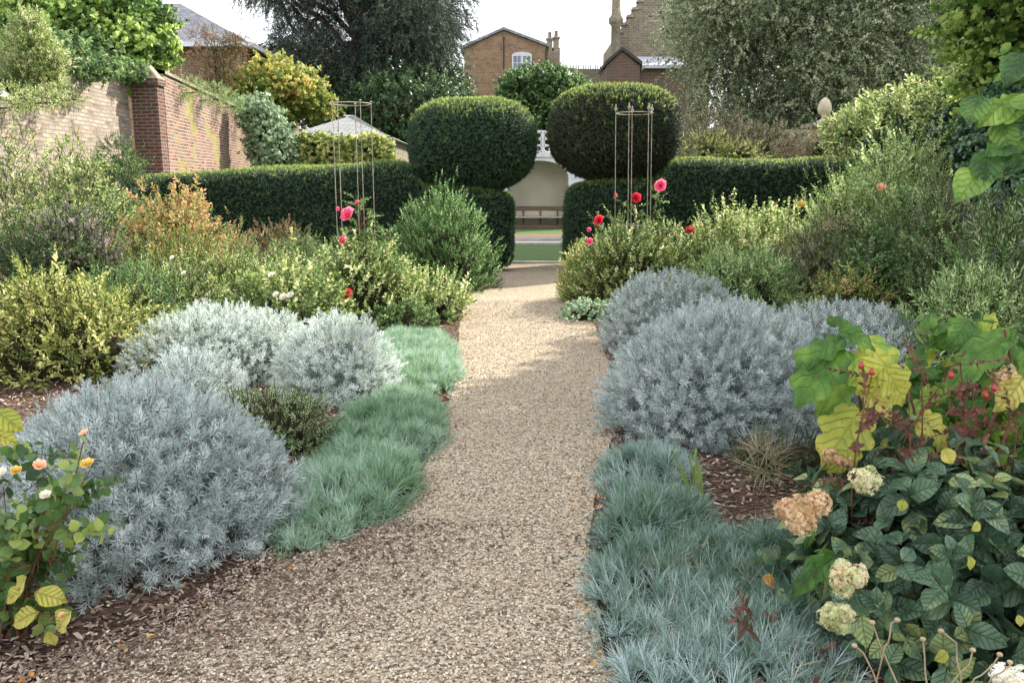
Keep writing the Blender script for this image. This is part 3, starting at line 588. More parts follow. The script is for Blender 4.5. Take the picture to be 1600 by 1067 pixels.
# slate-roofed brick house behind the wall
cx = P(376, 72, 35); t = thing('brick_house', 'brick house with shallow pyramid slate roof behind the broad green tree', 'house', (cx[0]-4.4, 35, 0))
mb = MB(); mb.box((cx[0]-9, 35, 0), (cx[0], 44, cx[2])); mb.build('wall', M['brickhouse'], t, uv=True)
mb = MB(); hiproof(mb, cx[0]-9.5, 34.5, cx[0]+.5, 44.5, cx[2]+.01, P(273, 6, 39.5)[2], cx[0]-5.1, cx[0]-4.0, 39.5); mb.build('roof', M['slate'], t, uv=True)
mb = MB(); mb.box((cx[0]-9.6, 34.36, cx[2]-.12), (cx[0]+.6, 34.5, cx[2]+.06)); mb.box((cx[0]+.5, 34.5, cx[2]-.12), (cx[0]+.64, 44.6, cx[2]+.06)); mb.build('gutter', M['whitep'], t)
# low outbuilding
o1 = P(612, 216, 26); o0 = P(448, 216, 26); rz = P(535, 180, 29)
t = thing('outbuilding', 'low outbuilding with pale slate hipped roof under the dark conifer', 'outbuilding', ((o0[0]+o1[0])/2, 26, 0))
mb = MB(); mb.box((o0[0], 26.2, 0), (o1[0]-.2, 31.8, o1[2])); mb.build('wall', M['brickyel'], t, uv=True)
mb = MB(); hiproof(mb, o0[0]-.2, 25.9, o1[0], 32.1, o1[2]+.01, rz[2], o0[0]+1.5, rz[0], 29); mb.build('roof', M['slate2'], t, uv=True)
mb = MB(); mb.box((o0[0]-.2, 25.82, o1[2]-.1), (o1[0]+.05, 25.9, o1[2]+.04)); mb.build('gutter', M['dkwood'], t)
# central gabled house
A, B, T_ = P(725, 76, 58), P(853, 73, 58), P(787, 48, 58); Yg = 58
t = thing('gabled_house', 'tall narrow brick house with one white arched window in its gable', 'house', ((A[0]+B[0])/2, Yg, 0))
mb = MB(); mb.prism([(A[0], 0), (B[0], 0), (B[0], B[2]), (T_[0], T_[2]), (A[0], A[2])], 'y', Yg, Yg+9); mb.build('wall', M['brickhouse'], t, uv=True)
mb = MB()
for q, r in ((A, T_), (T_, B)):
    dx, dz = r[0]-q[0], r[2]-q[2]; ex = .25 if q is A else 0; ex2 = .25 if q is T_ else 0
    x0, z0, x1, z1 = q[0]-ex, q[2]-ex*dz/dx, r[0]+ex2, r[2]+ex2*dz/dx
    mb.prism([(x0, z0+.03), (x1, z1+.03), (x1, z1+.2), (x0, z0+.2)], 'y', Yg-.18, Yg+9.2)
mb.build('roof', M['slate'], t, uv=True)
def window(parent, px0, py0, px1, py1, Y, nx, nz, arch=0):
    a, b = P(px0, py1, Y), P(px1, py0, Y); mf = MB(); x0, x1, z0, z1 = a[0], b[0], a[2], b[2]; w = (x1-x0)
    f = w*.07
    mf.box((x0, Y-.07, z0), (x0+f, Y-.01, z1)); mf.box((x1-f, Y-.07, z0), (x1, Y-.01, z1)); mf.box((x0+f, Y-.07, z0), (x1-f, Y-.01, z0+f)); mf.box((x0+f, Y-.07, z1-f), (x1-f, Y-.01, z1))
    if arch: mf.prism([(x0, z1), (x1, z1), (x1-w*.15, z1+arch*.7), ((x0+x1)/2, z1+arch), (x0+w*.15, z1+arch*.7)], 'y', Y-.07, Y-.01)
    xm = (x0+x1)/2; mf.box((xm-f*.8, Y-.066, z0+f), (xm+f*.8, Y-.012, z1-f))
    for side in ((x0+f, xm-f*.8), (xm+f*.8, x1-f)):
        for i in range(1, nx): q = side[0]+(side[1]-side[0])*i/nx; mf.box((q-.018, Y-.058, z0+f), (q+.018, Y-.014, z1-f))
        for i in range(1, nz): q = z0+(z1-z0)*i/nz; mf.box((side[0], Y-.054, q-.018), (side[1], Y-.016, q+.018))
    mf.box((x0-.06, Y-.1, z0-.09), (x1+.06, Y-.008, z0-.003)); wn = mf.build('window', M['whitep'], parent)
    g = MB(); g.box((x0+f*.5, Y-.03, z0+f*.5), (x1-f*.5, Y-.02, z1-f*.5)); g.build('pane', M['glass'], wn)
window(t, 800, 86, 831, 112, Yg, 2, 2, .18)
mb = MB(); c1 = P(862, 80, 62); mb.box((c1[0]-.55, 62, 8), (c1[0]+.6, 63, c1[2])); 
for px, top in ((859, 52), (869, 50)):
    q = P(px, top, 62.5); w = .2; mb.box((q[0]-.28, 62.2, c1[2]), (q[0]+.28, 62.8, c1[2]+.25)); mb.box((q[0]-w, 62.3, c1[2]+.25), (q[0]+w, 62.7, q[2]-.5)); mb.box((q[0]-w-.07, 62.22, q[2]-.5), (q[0]+w+.07, 62.78, q[2]-.38))
    mb.lathe([(.15, 0), (.12, .38), (.16, .42), (.1, .42)], (q[0], 62.5, q[2]-.38), 8)
mb.build('chimney', M['brickyel'], t, uv=True)
mb = MB(); q = P(787, 50, Yg-.1); mb.tube([[q[0], Yg-.05, q[2]-2.4], [q[0], Yg-.05, q[2]-.3]], .04); q = P(852, 78, Yg); mb.tube([[q[0]+.05, Yg-.06, q[2]], [q[0]+.05, Yg-.06, 2]], .05); mb.build('drainpipe', M['dkwood'], t)
# stepped-gable house on the right
Y2 = 50
t = thing('stepped_house', 'yellow brick house with crow stepped gable beside a tall octagonal chimney', 'house', (P(1010, 300, Y2)[0], Y2, 0))
mb = MB(); steps = []; 
for i in range(7):
    a = P(966+8*i, 52-12*i, Y2); b = P(974+8*i, 52-12*i, Y2); steps += [(a[0], a[2]), (b[0], a[2])]
x9 = P(1110, 100, Y2)[0]; zt = steps[-1][1]
mb.prism([(steps[0][0], 0), (x9, 0), (x9, steps[0][1])]+[(x9, zt)]+steps[::-1], 'y', Y2, Y2+8) if False else None
xs0 = steps[0][0]
for i in range(7): x0, z = steps[2*i]; x1 = steps[2*i+1][0] if i < 6 else x9; mb.box((x0, Y2, 0), (x1, Y2+8, z))
mb.build('wall', M['brickyel'], t, uv=True)
mb = MB()
for i in range(7): x0, z = steps[2*i]; x1 = steps[2*i+1][0] if i < 6 else x9; mb.box((x0-.08, Y2-.1, z+.003), (x1-.005, Y2+.6, z+.14))
mb.build('coping', M['coping'], t)
q = P(961, 100, Y2-1); mb = MB(); mb.lathe([(.36, 0), (.36, 5.0), (.26, 5.15), (.26, 7.4), (.4, 7.55), (.42, 7.8), (.27, 8.0), (.22, 9.4), (.26, 9.6), (.18, 9.65)], (q[0], Y2-1, q[2]-5.4), 8); mb.build('chimney', M['brickyel'], t, uv=True)
# small wing
Y3 = 46; a, b, tp = P(948, 103, Y3), P(1000, 103, Y3), P(972, 80, Y3)
w = thing('small_wing', 'small red brick wing with a dark bargeboard gable below the stepped house', 'outbuilding', (tp[0], Y3, 0))
mb = MB(); mb.prism([(a[0], 0), (b[0], 0), (b[0], b[2]), (tp[0], tp[2]), (a[0], a[2])], 'y', Y3, Y3+3.5); mb.box((b[0]+.005, Y3+.3, 0), (P(1075, 105, Y3)[0], Y3+3.4, b[2])); mb.build('wall', M['brickred'], w, uv=True)
mb = MB(); mb.prism([(a[0]-.1, a[2]), (tp[0], tp[2]+.02), (tp[0], tp[2]+.2), (a[0]-.1, a[2]+.2)], 'y', Y3-.15, Y3+3.6); mb.prism([(tp[0], tp[2]+.02), (b[0]+.1, b[2]), (b[0]+.1, b[2]+.2), (tp[0], tp[2]+.2)], 'y', Y3-.15, Y3+3.6); mb.build('bargeboard', M['dkwood'], w)
x1 = P(1078, 105, Y3)[0]; mb = MB(); mb.add([[b[0]+.12, Y3, b[2]+.02], [x1, Y3, b[2]+.02], [x1, Y3+3.4, b[2]+.95], [b[0]+.12, Y3+3.4, b[2]+.95]], [[0, 1, 2, 3]]); mb.box((b[0]+.12, Y3-.1, b[2]-.14), (x1, Y3-.01, b[2]+.02)); mb.build('roof', M['lead'], w)
# distant parapet wall between the houses
a, b = P(895, 108, 55), P(955, 108, 55); w = thing('parapet_wall', 'grey boundary wall with a spiked top far off between the two houses', 'wall', ((a[0]+b[0])/2, 55, 0))
mb = MB(); mb.box((a[0], 55, 0), (b[0], 55.4, a[2])); mb.build('brickwork', M['brickyel'], w, uv=True)
mb = MB()
for i in range(16): x = a[0]+(b[0]-a[0])*(i+.5)/16; mb.box((x-.03, 55.15, a[2]+.003), (x+.03, 55.22, a[2]+.25))
mb.build('spikes', M['dkwood'], w)
# white garden alcove with bench
Ya = 31.5; al = thing('garden_alcove', 'white arched garden alcove with lattice panel above, framed by the hedge gap', 'alcove', (P(842, 300, Ya)[0], Ya, 0))
xL, xR = P(793, 300, Ya)[0], P(889, 300, Ya)[0]; zt = P(840, 251, Ya)[2]; xc = (xL+xR)/2; zs = P(800, 292, Ya)[2]; hw = (xR-xL)/2
mb = MB(); mb.box((xL-.6, Ya+1.2, 0), (xR+.6, Ya+1.35, zt+.2)); mb.build('back_wall', M['cream'], al)
mb = MB(); n = 14; th = [math.pi*i/n for i in range(n+1)]; arc = [(xc-hw*math.cos(q), zs+(zt-zs)*math.sin(q)**.55) for q in th]
for i in range(n):
    (x0, z0), (x1, z1) = arc[i], arc[i+1]; V = [[x0, Ya, z0], [x1, Ya, z1], [x1, Ya, zt+.12], [x0, Ya, zt+.12], [x0, Ya+1.2, z0], [x1, Ya+1.2, z1], [x1, Ya+1.2, zt+.12], [x0, Ya+1.2, zt+.12]]
    mb.add(V, [[0, 1, 2, 3], [0, 4, 5, 1], [3, 2, 6, 7]])
mb.box((xL-.6, Ya, 0), (xL, Ya+1.2, zt+.12)); mb.box((xR, Ya, 0), (xR+.6, Ya+1.2, zt+.12)); mb.box((xL-.66, Ya-.06, zt+.12), (xR+.66, Ya+1.3, zt+.3)); mb.build('arch_front', M['whitep'], al)
z5 = P(840, 204, Ya)[2]; z4 = zt+.3; mb = MB(); mb.box((xL-.6, Ya, z5-.06), (xR+.6, Ya+.08, z5)); m = 11; W = (xR-xL+1.2)/m
for i in range(m+1): x = xL-.6+W*i; mb.box((x-.035, Ya, z4+.002), (x+.035, Ya+.07, z5-.062))
for i in range(m):
    x = xL-.6+W*(i+.5); hh = (z5-z4-.06)/3
    for j in range(3):
        zc = z4+hh*(j+.5); ph = np.linspace(0, 2*math.pi, 13); mb.tube(np.stack([x+W*.36*np.cos(ph), np.full(13, Ya+.035), zc+hh*.46*np.sin(ph)], -1), .02, 4)
        if j < 2: mb.box((x-W*.4, Ya+.02, zc+hh*.5-.012), (x+W*.4, Ya+.05, zc+hh*.5+.012))
mb.build('lattice_panel', M['whitep'], al)
bn = thing('garden_bench', 'long bench with brown top rail and pale back panels inside the white alcove', 'bench', (xc, Ya+.5, 0)); yb = Ya+.35
r0, r1 = P(800, 329, yb)[2], P(800, 323, yb)[2]
mb = MB(); mb.box((xL+.03, yb+.4, r0), (xR-.03, yb+.5, r1)); mb.build('top_rail', M['wood'], bn)
mb = MB(); mb.box((xL+.03, yb+.44, .45), (xR-.03, yb+.48, r0-.002)); mb.build('backrest', M['cream'], bn)
for px in (818, 845, 872): x = P(px, 330, yb)[0]; mb = MB(); mb.box((x-.03, yb+.38, .02), (x+.03, yb+.438, r0-.002)); mb.build('post', M['wood'], bn)
mb = MB(); mb.box((xL+.03, yb-.1, .4), (xR-.03, yb+.37, .45)); mb.build('seat', M['kerb'], bn)
mb = MB(); mb.box((xL+.05, yb, .02), (xR-.05, yb+.3, .12)); mb.build('seat_base', M['wood'], bn)
# brick gate piers and urn
def pier(px0, px1, pyt, Y, label, mat='brick', urn=False):
    a, b = P(px0, pyt, Y), P(px1, pyt, Y); t = thing('brick_pier', label, 'pier', ((a[0]+b[0])/2, Y, 0)); w = b[0]-a[0]
    mb = MB(); mb.box((a[0], Y, 0), (b[0], Y+w, a[2]-.12)); mb.build('brickwork', M[mat], t, uv=True)
    mb = MB(); mb.box((a[0]-.07, Y-.07, a[2]-.117), (b[0]+.07, Y+w+.07, a[2])); mb.build('cap', M['coping'], t); return a, b
pier(1222, 1262, 203, 23, 'lower square brick pier with flat stone cap, left of the urn pier')
a, b = pier(1272, 1318, 192, 24, 'brick pier carrying the stone urn, half hidden by leaves')
t = thing('stone_urn', 'pale egg shaped stone finial standing on the brick pier beneath the birch', 'urn', ((a[0]+b[0])/2, 24.4, a[2]))
zz = a[2]; c = ((a[0]+b[0])/2, 24.4, zz); s_ = (P(1290, 150, 24)[2]-zz); mb = MB(); mb.lathe([(0, 1), (.05, .98), (.13, .88), (.19, .72), (.21, .55), (.17, .38), (.09, .3)], (c[0], c[1], zz), 14)
mb.V = [np.array([c[0], c[1], zz])+(v-np.array([c[0], c[1], zz]))*[.95, .95, s_] for v in mb.V]; mb.build('finial', M['urn'], t)
mb = MB(); mb.lathe([(.09, .3*s_), (.06, .22*s_), (.12, .14*s_), (.2, .1*s_), (.2, .003), (0, .003)], c, 14); mb.build('foot', M['urn'], t)
# ------------------------------------------------------------------ right boundary wall
rampwall('garden_wall', 'dark red brick wall on the other side, mostly hidden by climbers', 'brick', (7.9, 4.0), (7.9, 20.0), [(0, 2.6), (1, 2.6)], -.4, 'coping')
# ------------------------------------------------------------------ trees and climbers behind the garden
def pc_(px, py, Y, wpx, hpx, dr=.8):
    c = P(px, py, Y); return c, np.array([wpx/2/F_*Y, wpx/2/F_*Y*dr, hpx/2/F_*Y])
def tr(name, label, cat, px, py, Y, wpx, hpx, base=None, **kw):
    c, r = pc_(px, py, Y, wpx, hpx, kw.pop('dr', .8)); b = (c[0], c[1], 0) if base is None else (base[0], base[1], 0)
    return tree(name, label, cat, b, max(.6, (c[2]-r[2])*.8), c, r, **kw)
tr('conifer_tree', 'huge dark drooping conifer towering over the low slate outbuilding', 'tree', 555, 20, 41, 400, 440, nclump=170, clump_r=1.15, tm=K['conifer'], per=88, leaf='conifer', rad=.55, droop=.9, up=0, jit=.5, limbs=26, bias=.3, lump=.25, flat=.7)
tr('broad_tree', 'bright green broad leaved tree leaning over the swept brick wall', 'tree', 150, 55, 21.5, 265, 150, nclump=62, clump_r=.52, tm=K['maple'], per=95, leaf='lime', rad=.2, bias=.45, limbs=16)
tr('broad_tree', 'darker green tree in the photo\'s upper left corner behind the wall', 'tree', 20, 10, 24, 290, 170, nclump=62, clump_r=.5, tm=K['maple'], per=80, leaf='green', rad=.2, bias=.4, limbs=12)
tr('golden_conifer', 'narrow yellow green feathery shrub rising above the swept wall', 'shrub', 50, 95, 15.5, 80, 130, nclump=26, clump_r=.2, tm=K['narrow'], per=130, leaf='light', rad=.05, up=1.2, bias=.3, limbs=4, rmu=.6)
tr('gold_tree', 'rounded golden green tree trailing over the end of the far wall', 'tree', 440, 150, 33, 140, 125, nclump=44, clump_r=.5, tm=K['maple'], per=75, leaf='gold', rad=.12, droop=.5, s=.9, bias=.35, limbs=10, lump=.5)
tr('thin_tree', 'thin small tree with sparse brown leaves before the slate roofed house', 'tree', 335, 80, 31, 95, 120, nclump=22, clump_r=.4, tm=K['small'], per=42, leaf='rust', rad=.06, bias=.5, limbs=20, s=1.5)
tr('garden_tree', 'dense round dark green tree below the white window of the gabled house', 'tree', 852, 156, 34, 150, 105, nclump=60, clump_r=.5, tm=K['mapfar'], per=90, leaf='green', rad=.15, bias=.5, limbs=10, s=.8, rmu=.4)
tr('leafy_shrub', 'light green shrub glimpsed between the two topiary heads', 'shrub', 850, 180, 38, 90, 60, nclump=26, clump_r=.4, tm=K['small'], per=120, leaf='light', rad=.05, bias=.3, limbs=5, s=1.3)
tr('birch_tree', 'large birch with a fine grey green veil of small leaves behind the hedge', 'tree', 1290, 40, 28, 480, 470, nclump=230, clump_r=.9, tm=K['birch'], per=135, leaf='birch', bark='pbark', rad=.2, s=1.15, rmu=.6, droop=.5, up=0, bias=.25, limbs=40, lump=.12, flat=1.1, dr=.6)
tr('birch_tree', 'darker second birch farther back between the large birch and the sunlit climbers', 'tree', 1440, 60, 32, 360, 520, nclump=130, clump_r=1.15, tm=K['birch'], per=140, leaf='dark', bark='pbark', rad=.2, droop=.5, up=0, bias=.25, limbs=20, lump=.12, flat=1.1, dr=.6, s=1.2)
def mass(name, label, cat, spots, tm, dens, leaf, group=None, base=None, stems=True, **kw):
    """climber or hanging plant: several blobs of foliage at (px,py,Y,wpx,hpx)"""
    cs = [pc_(*s) for s in spots]; b = base or (cs[0][0][0], cs[0][0][1], 0); t = thing(name, label, cat, b, group); mf, ms = MB(), MB()
    if not stems:
        for c, r in cs: ms.tube([c-r*[.8, 0, .8], c-[0, 0, r[2]*.7], c+r*[.8, 0, -.6]], .012)
    for c, r in cs: blob(mf, ms, c, r, K[tm] if isinstance(tm, str) else tm, dens, half=False, **kw)
    if stems:
        c = cs[0][0]; ms.tube([[c[0], c[1]+.05, 0], [c[0]+.05, c[1]+.05, c[2]*.5], [c[0], c[1], c[2]]], .025)
    mf.build('foliage', [M[leaf], M['stem']], t); ms.build('stems_and_cores', M['twig'], t); return t  # second mesh: stem tubes plus solid cores added inside the foliage blobs
mass('evergreen_thicket', 'dark evergreen thicket below the conifer beyond the slate outbuilding', 'shrub', [(640, 205, 37, 150, 130), (560, 215, 38, 130, 110), (700, 190, 39, 70, 120)], 'mapfar', 60, 'dark', s=.8, out=.25, lump=.3, jit=.6, core=.7)
mass('ivy', 'pale variegated ivy mound cloaking the sloping end of the far wall', 'climber', [(400, 178, 25.4, 44, 46), (415, 205, 25.4, 52, 70), (430, 240, 25.4, 70, 60)], K['ivy']+K['small'], 300, 'ivypale', s=1.1, up=-.2, core=.6, out=.15, lump=.3)
mass('ivy', 'yellow green ivy covering the front wall of the slate outbuilding', 'climber', [(500, 240, 25.4, 90, 46, .25), (575, 238, 25.5, 72, 44, .35)], 'ivy', 200, 'yellowg', s=1.4, up=0, core=.7)
mass('wall_plants', 'dry grey green weeds growing along the top of the far brick wall', 'plant', [(285, 138, 20.2, 44, 22), (320, 148, 22, 52, 24), (352, 160, 24, 46, 22), (380, 172, 26.5, 40, 26)], 'narrow', 200, 'greygreen', stems=False, s=.7, up=.5, core=0, out=.3, jit=.6, lump=.3)
mass('leafy_shrub', 'green shrub standing behind the swept part of the wall', 'shrub', [(30, 130, 16.5, 110, 80), (95, 118, 17.5, 80, 70), (125, 95, 19.6, 70, 50)], K['maple']+K['small'], 130, 'green', s=.8, core=.5, out=.25, lump=.3)
mass('climber', 'light leafy climber hanging over the low left part of the wall', 'climber', [(5, 158, 12.9, 60, 30), (60, 155, 14.0, 60, 18), (100, 150, 15.0, 40, 20)], 'small', 330, 'light', stems=False, s=.9, up=.1, core=0, out=.25, lump=.3, jit=.6)
mass('climber', 'ivy and brambles clinging to the wall top beside the pier', 'climber', [(150, 108, 16.6, 60, 22), (190, 112, 18.3, 50, 28)], 'ivy', 200, 'green', stems=False, s=1.0, core=0, out=.2, lump=.3, jit=.6)
mass('wall_shrub', 'trained shrub spreading up the wall close to the pier', 'shrub', [(185, 262, 16.4, 50, 70, .5), (150, 300, 15.8, 80, 80, .5), (205, 310, 16, 60, 90, .5)], 'small', 300, 'green', s=1.1, up=.2, core=.35, out=.2, lump=.3, jit=.6)
mass('climber', 'climber with yellow green pinkish leaves behind the right hedge next to its topiary head', 'climber', [(1110, 225, 22, 90, 70), (1180, 235, 21.5, 110, 50)], 'small', 130, 'brown', s=1.5, out=.3, jit=.7, lump=.35, rmu=.6, core=.4)
mass('leafy_shrub', 'yellow leaved shrub just behind the right hedge top', 'shrub', [(1105, 236, 20, 60, 40), (1150, 243, 20, 60, 30)], 'small', 170, 'yellowg', s=1.2, out=.3, jit=.7, lump=.35, core=.4)
mass('leafy_shrub', 'dull brown green shrub in front of the urn pier', 'shrub', [(1295, 236, 20.5, 60, 40), (1345, 222, 20, 90, 50), (1400, 238, 19, 100, 60)], 'small', 210, 'brown', s=1.2, out=.25, jit=.6, lump=.3)
mass('climber', 'sunlit green climber arching over the right wall toward the urn pier', 'climber', [(1345, 205, 17.5, 80, 44), (1400, 190, 16.4, 90, 50), (1450, 175, 15.2, 90, 54), (1500, 165, 14, 90, 90)], K['small']+K['lance'][:2], 210, 'light', s=1., core=.6, out=.25, jit=.6, lump=.35)
mass('ivy', 'dark ivy smothering the right hand garden wall', 'climber', [(1450, 235, 15.2, 110, 120, .5), (1505, 250, 13.4, 110, 150, .5), (1570, 250, 11.5, 130, 190, .5), (1400, 240, 16.6, 90, 60, .5), (1660, 290, 10, 150, 200, .5)], 'ivy', 230, 'ivy', s=1.2, core=.75)
mass('climber', 'bright lime leaved climber tumbling down the upper right corner', 'climber', [(1560, 25, 12.5, 130, 100), (1590, 90, 12.3, 90, 90), (1535, 130, 12.8, 60, 50), (1560, 185, 12.4, 60, 60), (1640, 40, 12, 120, 200)], 'maple', 85, 'lime', s=.66, core=.5, out=.25, rmu=.7)
# trees that overhang and shade the near garden
tree('overhanging_tree', 'tree behind the right wall whose crown shades the right border', 'tree', (9.2, 12.4, 0), 2.5, (8.6, 11.8, 5.2), (2.9, 2.9, 2.9), 60, .65, K['maple'], 70, 'lime', rad=.22, bias=.4, limbs=12)
tree('overhanging_tree', 'tall tree outside the frame shading the near path and dome shrubs', 'tree', (6.9, 6.2, 0), 3.6, (4.3, 7.6, 7.0), (4.1, 3.3, 2.4), 95, .75, K['mapfar'], 95, 'green', rad=.25, bias=.3, limbs=16)
# ------------------------------------------------------------------ silver dome shrubs
def silver(label, px, Y, pyt, wpx, dens, kind='silver', leaf='silver', depth=.9, lump=.06, group='silver domed shrubs', **kw):
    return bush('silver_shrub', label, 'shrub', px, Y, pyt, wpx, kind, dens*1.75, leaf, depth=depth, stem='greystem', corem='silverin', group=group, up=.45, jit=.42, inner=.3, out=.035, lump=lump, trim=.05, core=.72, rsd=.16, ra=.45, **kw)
silver('large silver dome shrub nearest on the left, behind the peach rose', 182, 3.72, 598, 535, 680, seed=3, depth=.92, e=1.65)
silver('loose silver mound left of the pair above the small green shrub', 322, 6.9, 480, 240, 420, 'silver_s', 'silver_lit', seed=4, lump=.13, subs=[(.75, .0, .92, .6)])
silver('silver mound beside the path behind the blue grass, in full sun', 522, 6.3, 497, 195, 520, 'silver_s', 'silver_lit', seed=5, lump=.08)
silver('small low silver clump in front of the loose silver mound', 290, 5.95, 552, 165, 400, 'silver_s', 'silver', seed=6, lump=.1)
silver('big silver dome on the right of the path behind the small blue cushion', 1135, 5.45, 480, 385, 640, seed=7, depth=.8, e=1.9)
silver('wide silver mound rising behind the big right hand dome', 1330, 6.7, 476, 300, 460, 'silver_s', seed=8, lump=.1)
silver('long silver mound at the path edge farthest up the right side', 1055, 8.1, 426, 225, 360, 'silver_s', seed=9, depth=1.)
# ------------------------------------------------------------------ blue grass cushions
def inpoly(pts, poly):
    x, y = pts[:, 0], pts[:, 1]; c = np.zeros(len(x), bool); n = len(poly)
    for i in range(n):
        x0, y0 = poly[i][:2]; x1, y1 = poly[(i+1) % n][:2]
        m = ((y0 > y) != (y1 > y)); c ^= m & (x < (x1-x0)*(y-y0)/(y1-y0+1e-12)+x0)
    return c
DRY = sprigs(3, 6, .012, blade(.03, .3), .105, a0=70, a1=15, stem=0, prof=(1, 1, 1), jit=.3)
def cushion(label, pix, dens, leaf, h=.07, s=1., group='blue green grass cushions edging the path', flow=.25, seed=0):
    poly = [G(*p)[:2] for p in pix]; pa = np.array(poly); lo, hi = pa.min(0), pa.max(0); cen = pa.mean(0)
    t = thing('grass_cushion', label, 'grass cushion', (cen[0], cen[1], 0), group)
    n = int(np.prod(hi-lo)*dens*1.35); p = rng.uniform(size=(n, 2))*(hi-lo)+lo; p = p[inpoly(p, poly)]; n = len(p)
    # distance to the outline gives the cushion its rounded edge
    d = np.full(n, 9.); g = np.zeros((n, 2))
    for i in range(len(poly)):
        a, b = pa[i], pa[(i+1) % len(pa)]; k = np.clip(((p-a)@(b-a))/((b-a)@(b-a)), 0, 1)[:, None]; q = a+(b-a)*k-p; dd = np.linalg.norm(q, axis=1)
        m = dd < d; d[m] = dd[m]; g[m] = q[m]
    g = nrm(g); ed = np.exp(-d/.07); q3 = np.concatenate([p, np.zeros((n, 1))], 1)
    hum = noise(q3, 4.5, 20+seed)+.5*noise(q3, 11, 30+seed); z = h*(1-ed**1.5)*(1.25+1.1*hum)
    ax = np.concatenate([g*ed[:, None]*1.1+np.array([[-.05, -.12]])+.3*np.stack([noise(q3, 9, 1), noise(q3, 9, 2)], -1), np.ones((n, 1))], 1)+rng.normal(size=(n, 3))*.3
    mf = MB(); mf.place(K['fescue'], np.concatenate([p, z[:, None]-.02], 1), nrm(ax), s*rng.uniform(.65, 1.2, n)*(1+.25*hum), .5+.3*noise(q3, 2.6, 7)-.12*hum+.14*rng.normal(size=n), .7)
    k = rng.choice(n, max(4, n//16), replace=False); mf.place(DRY, np.concatenate([p[k], z[k, None]-.01], 1), nrm(ax[k]+rng.normal(size=(len(k), 3))*.3), s*rng.uniform(.8, 1.15, len(k)), rng.uniform(0, 1, len(k)), .4, mat0=1)
    mf.build('blades', [M[leaf], M['straw']], t)
    mc = MB(); gx = np.linspace(0, 1, 26); X, Y = np.meshgrid(lo[0]+(hi-lo)[0]*gx, lo[1]+(hi-lo)[1]*gx, indexing='ij'); pp = np.stack([X.ravel(), Y.ravel()], -1); ins = inpoly(pp, poly)
    zz = np.where(ins, h*.45, .005); F = np.array([[i*26+j, (i+1)*26+j, (i+1)*26+j+1, i*26+j+1] for i in range(25) for j in range(25)]); F = F[ins[F].all(1)]
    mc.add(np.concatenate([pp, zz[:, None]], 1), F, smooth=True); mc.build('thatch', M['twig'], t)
    return t
cushion('farthest sunlit grass cushion on the left, beside the rose bed', [(585, 545), (610, 528), (690, 524), (712, 545), (722, 590), (700, 618), (625, 625), (598, 600)], 620, 'fescue_green', seed=1, s=.85)
cushion('middle grass cushion on the left, in front of the sunlit silver mound', [(505, 690), (560, 650), (610, 622), (680, 626), (698, 650), (692, 700), (655, 732), (530, 725)], 760, 'fescue_green', seed=2, s=.82)
cushion('nearest grass cushion on the left, touching the big silver dome', [(420, 830), (455, 745), (525, 712), (640, 722), (655, 770), (610, 815), (545, 845), (470, 875), (430, 880)], 820, 'fescue_green', seed=3, s=.85)
cushion('small round blue grass cushion alone at the right path edge', [(932, 762), (948, 728), (1005, 712), (1070, 722), (1088, 758), (1050, 790), (965, 792)], 620, 'fescue', seed=4)
cushion('narrow blue grass cushion between the small round one and the wide mat', [(928, 850), (955, 815), (1040, 798), (1112, 812), (1118, 860), (1020, 875), (940, 880)], 620, 'fescue', seed=5, s=.95)
cushion('wide blue grass mat below the big dried flower head', [(914, 905), (1000, 868), (1120, 850), (1290, 855), (1340, 900), (1330, 1015), (1190, 1035), (1040, 1030), (925, 1012)], 680, 'fescue', seed=6, s=.92)
cushion('blue grass mat at the bottom edge of the picture', [(918, 985), (1040, 975), (1200, 985), (1320, 985), (1340, 1110), (1200, 1200), (1030, 1160), (960, 1080)], 700, 'fescue', seed=7, s=.98)
# ------------------------------------------------------------------ left border
bush('low_shrub', 'low green thyme like shrub between the silver domes and the bark mulch', 'shrub', 400, 4.95, 606, 215, 'tiny', 1000, 'lowgreen', depth=.7, rmu=.5, lump=.18)
bush('leafy_shrub', 'yellow green shrub at the left edge above the big silver dome', 'shrub', 95, 7.0, 448, 235, K['small']+K['rose'][:1]+K['narrow'][:1], 520, 'yellowg', depth=.7, jit=.5, out=.14, lump=.28)
bush('leafy_shrub', 'mixed light green perennials directly behind the loose silver mound', 'shrub', 260, 8.9, 425, 190, 'small', 400, 'light', depth=.6, mix=('seed_heads', 'pinkh', 50, 'mauve'), out=.22, lump=.25, rmu=.4)
bush('spiky_perennial', 'grey purple spiky perennial in the shade below the climbers', 'perennial', 215, 8.4, 440, 130, 'narrow', 260, 'greygreen', depth=.6, mix=('flower_spikes', 'spire', 60, 'mauve'), out=.25, up=1.2, lump=.25, rmu=.25)
bush('autumn_shrub', 'orange tinted deciduous shrub with a tall stray shoot before the hedge', 'shrub', 262, 11.0, 325, 165, K['med']+K['small'], 300, 'orange', depth=.8, out=.16, lump=.22)
bush('autumn_shrub', 'small sapling of orange and cream leaves standing tall against the hedge', 'shrub', 299, 11.6, 306, 46, 'med', 420, 'orange', out=.1, core=.2, s=.8, inner=.1, rmu=.75)
bush('autumn_shrub', 'green and brown lower shrub at the foot of the orange one', 'shrub', 265, 9.8, 385, 210, 'small', 330, 'yellowg', depth=.5, mix=('red_shoots', 'narrow', 70, 'orange'), out=.2, lump=.22, rmu=.35)
bush('rust_shrub', 'rounded rust red shrub low against the hedge', 'shrub', 432, 12.8, 362, 130, 'small', 360, 'rust', depth=.8, out=.1, lump=.15)
bush('leafy_shrub', 'fresh green perennials between the rust shrub and the left rods', 'shrub', 480, 12.0, 392, 110, 'narrow', 330, 'green', depth=.7, out=.2)
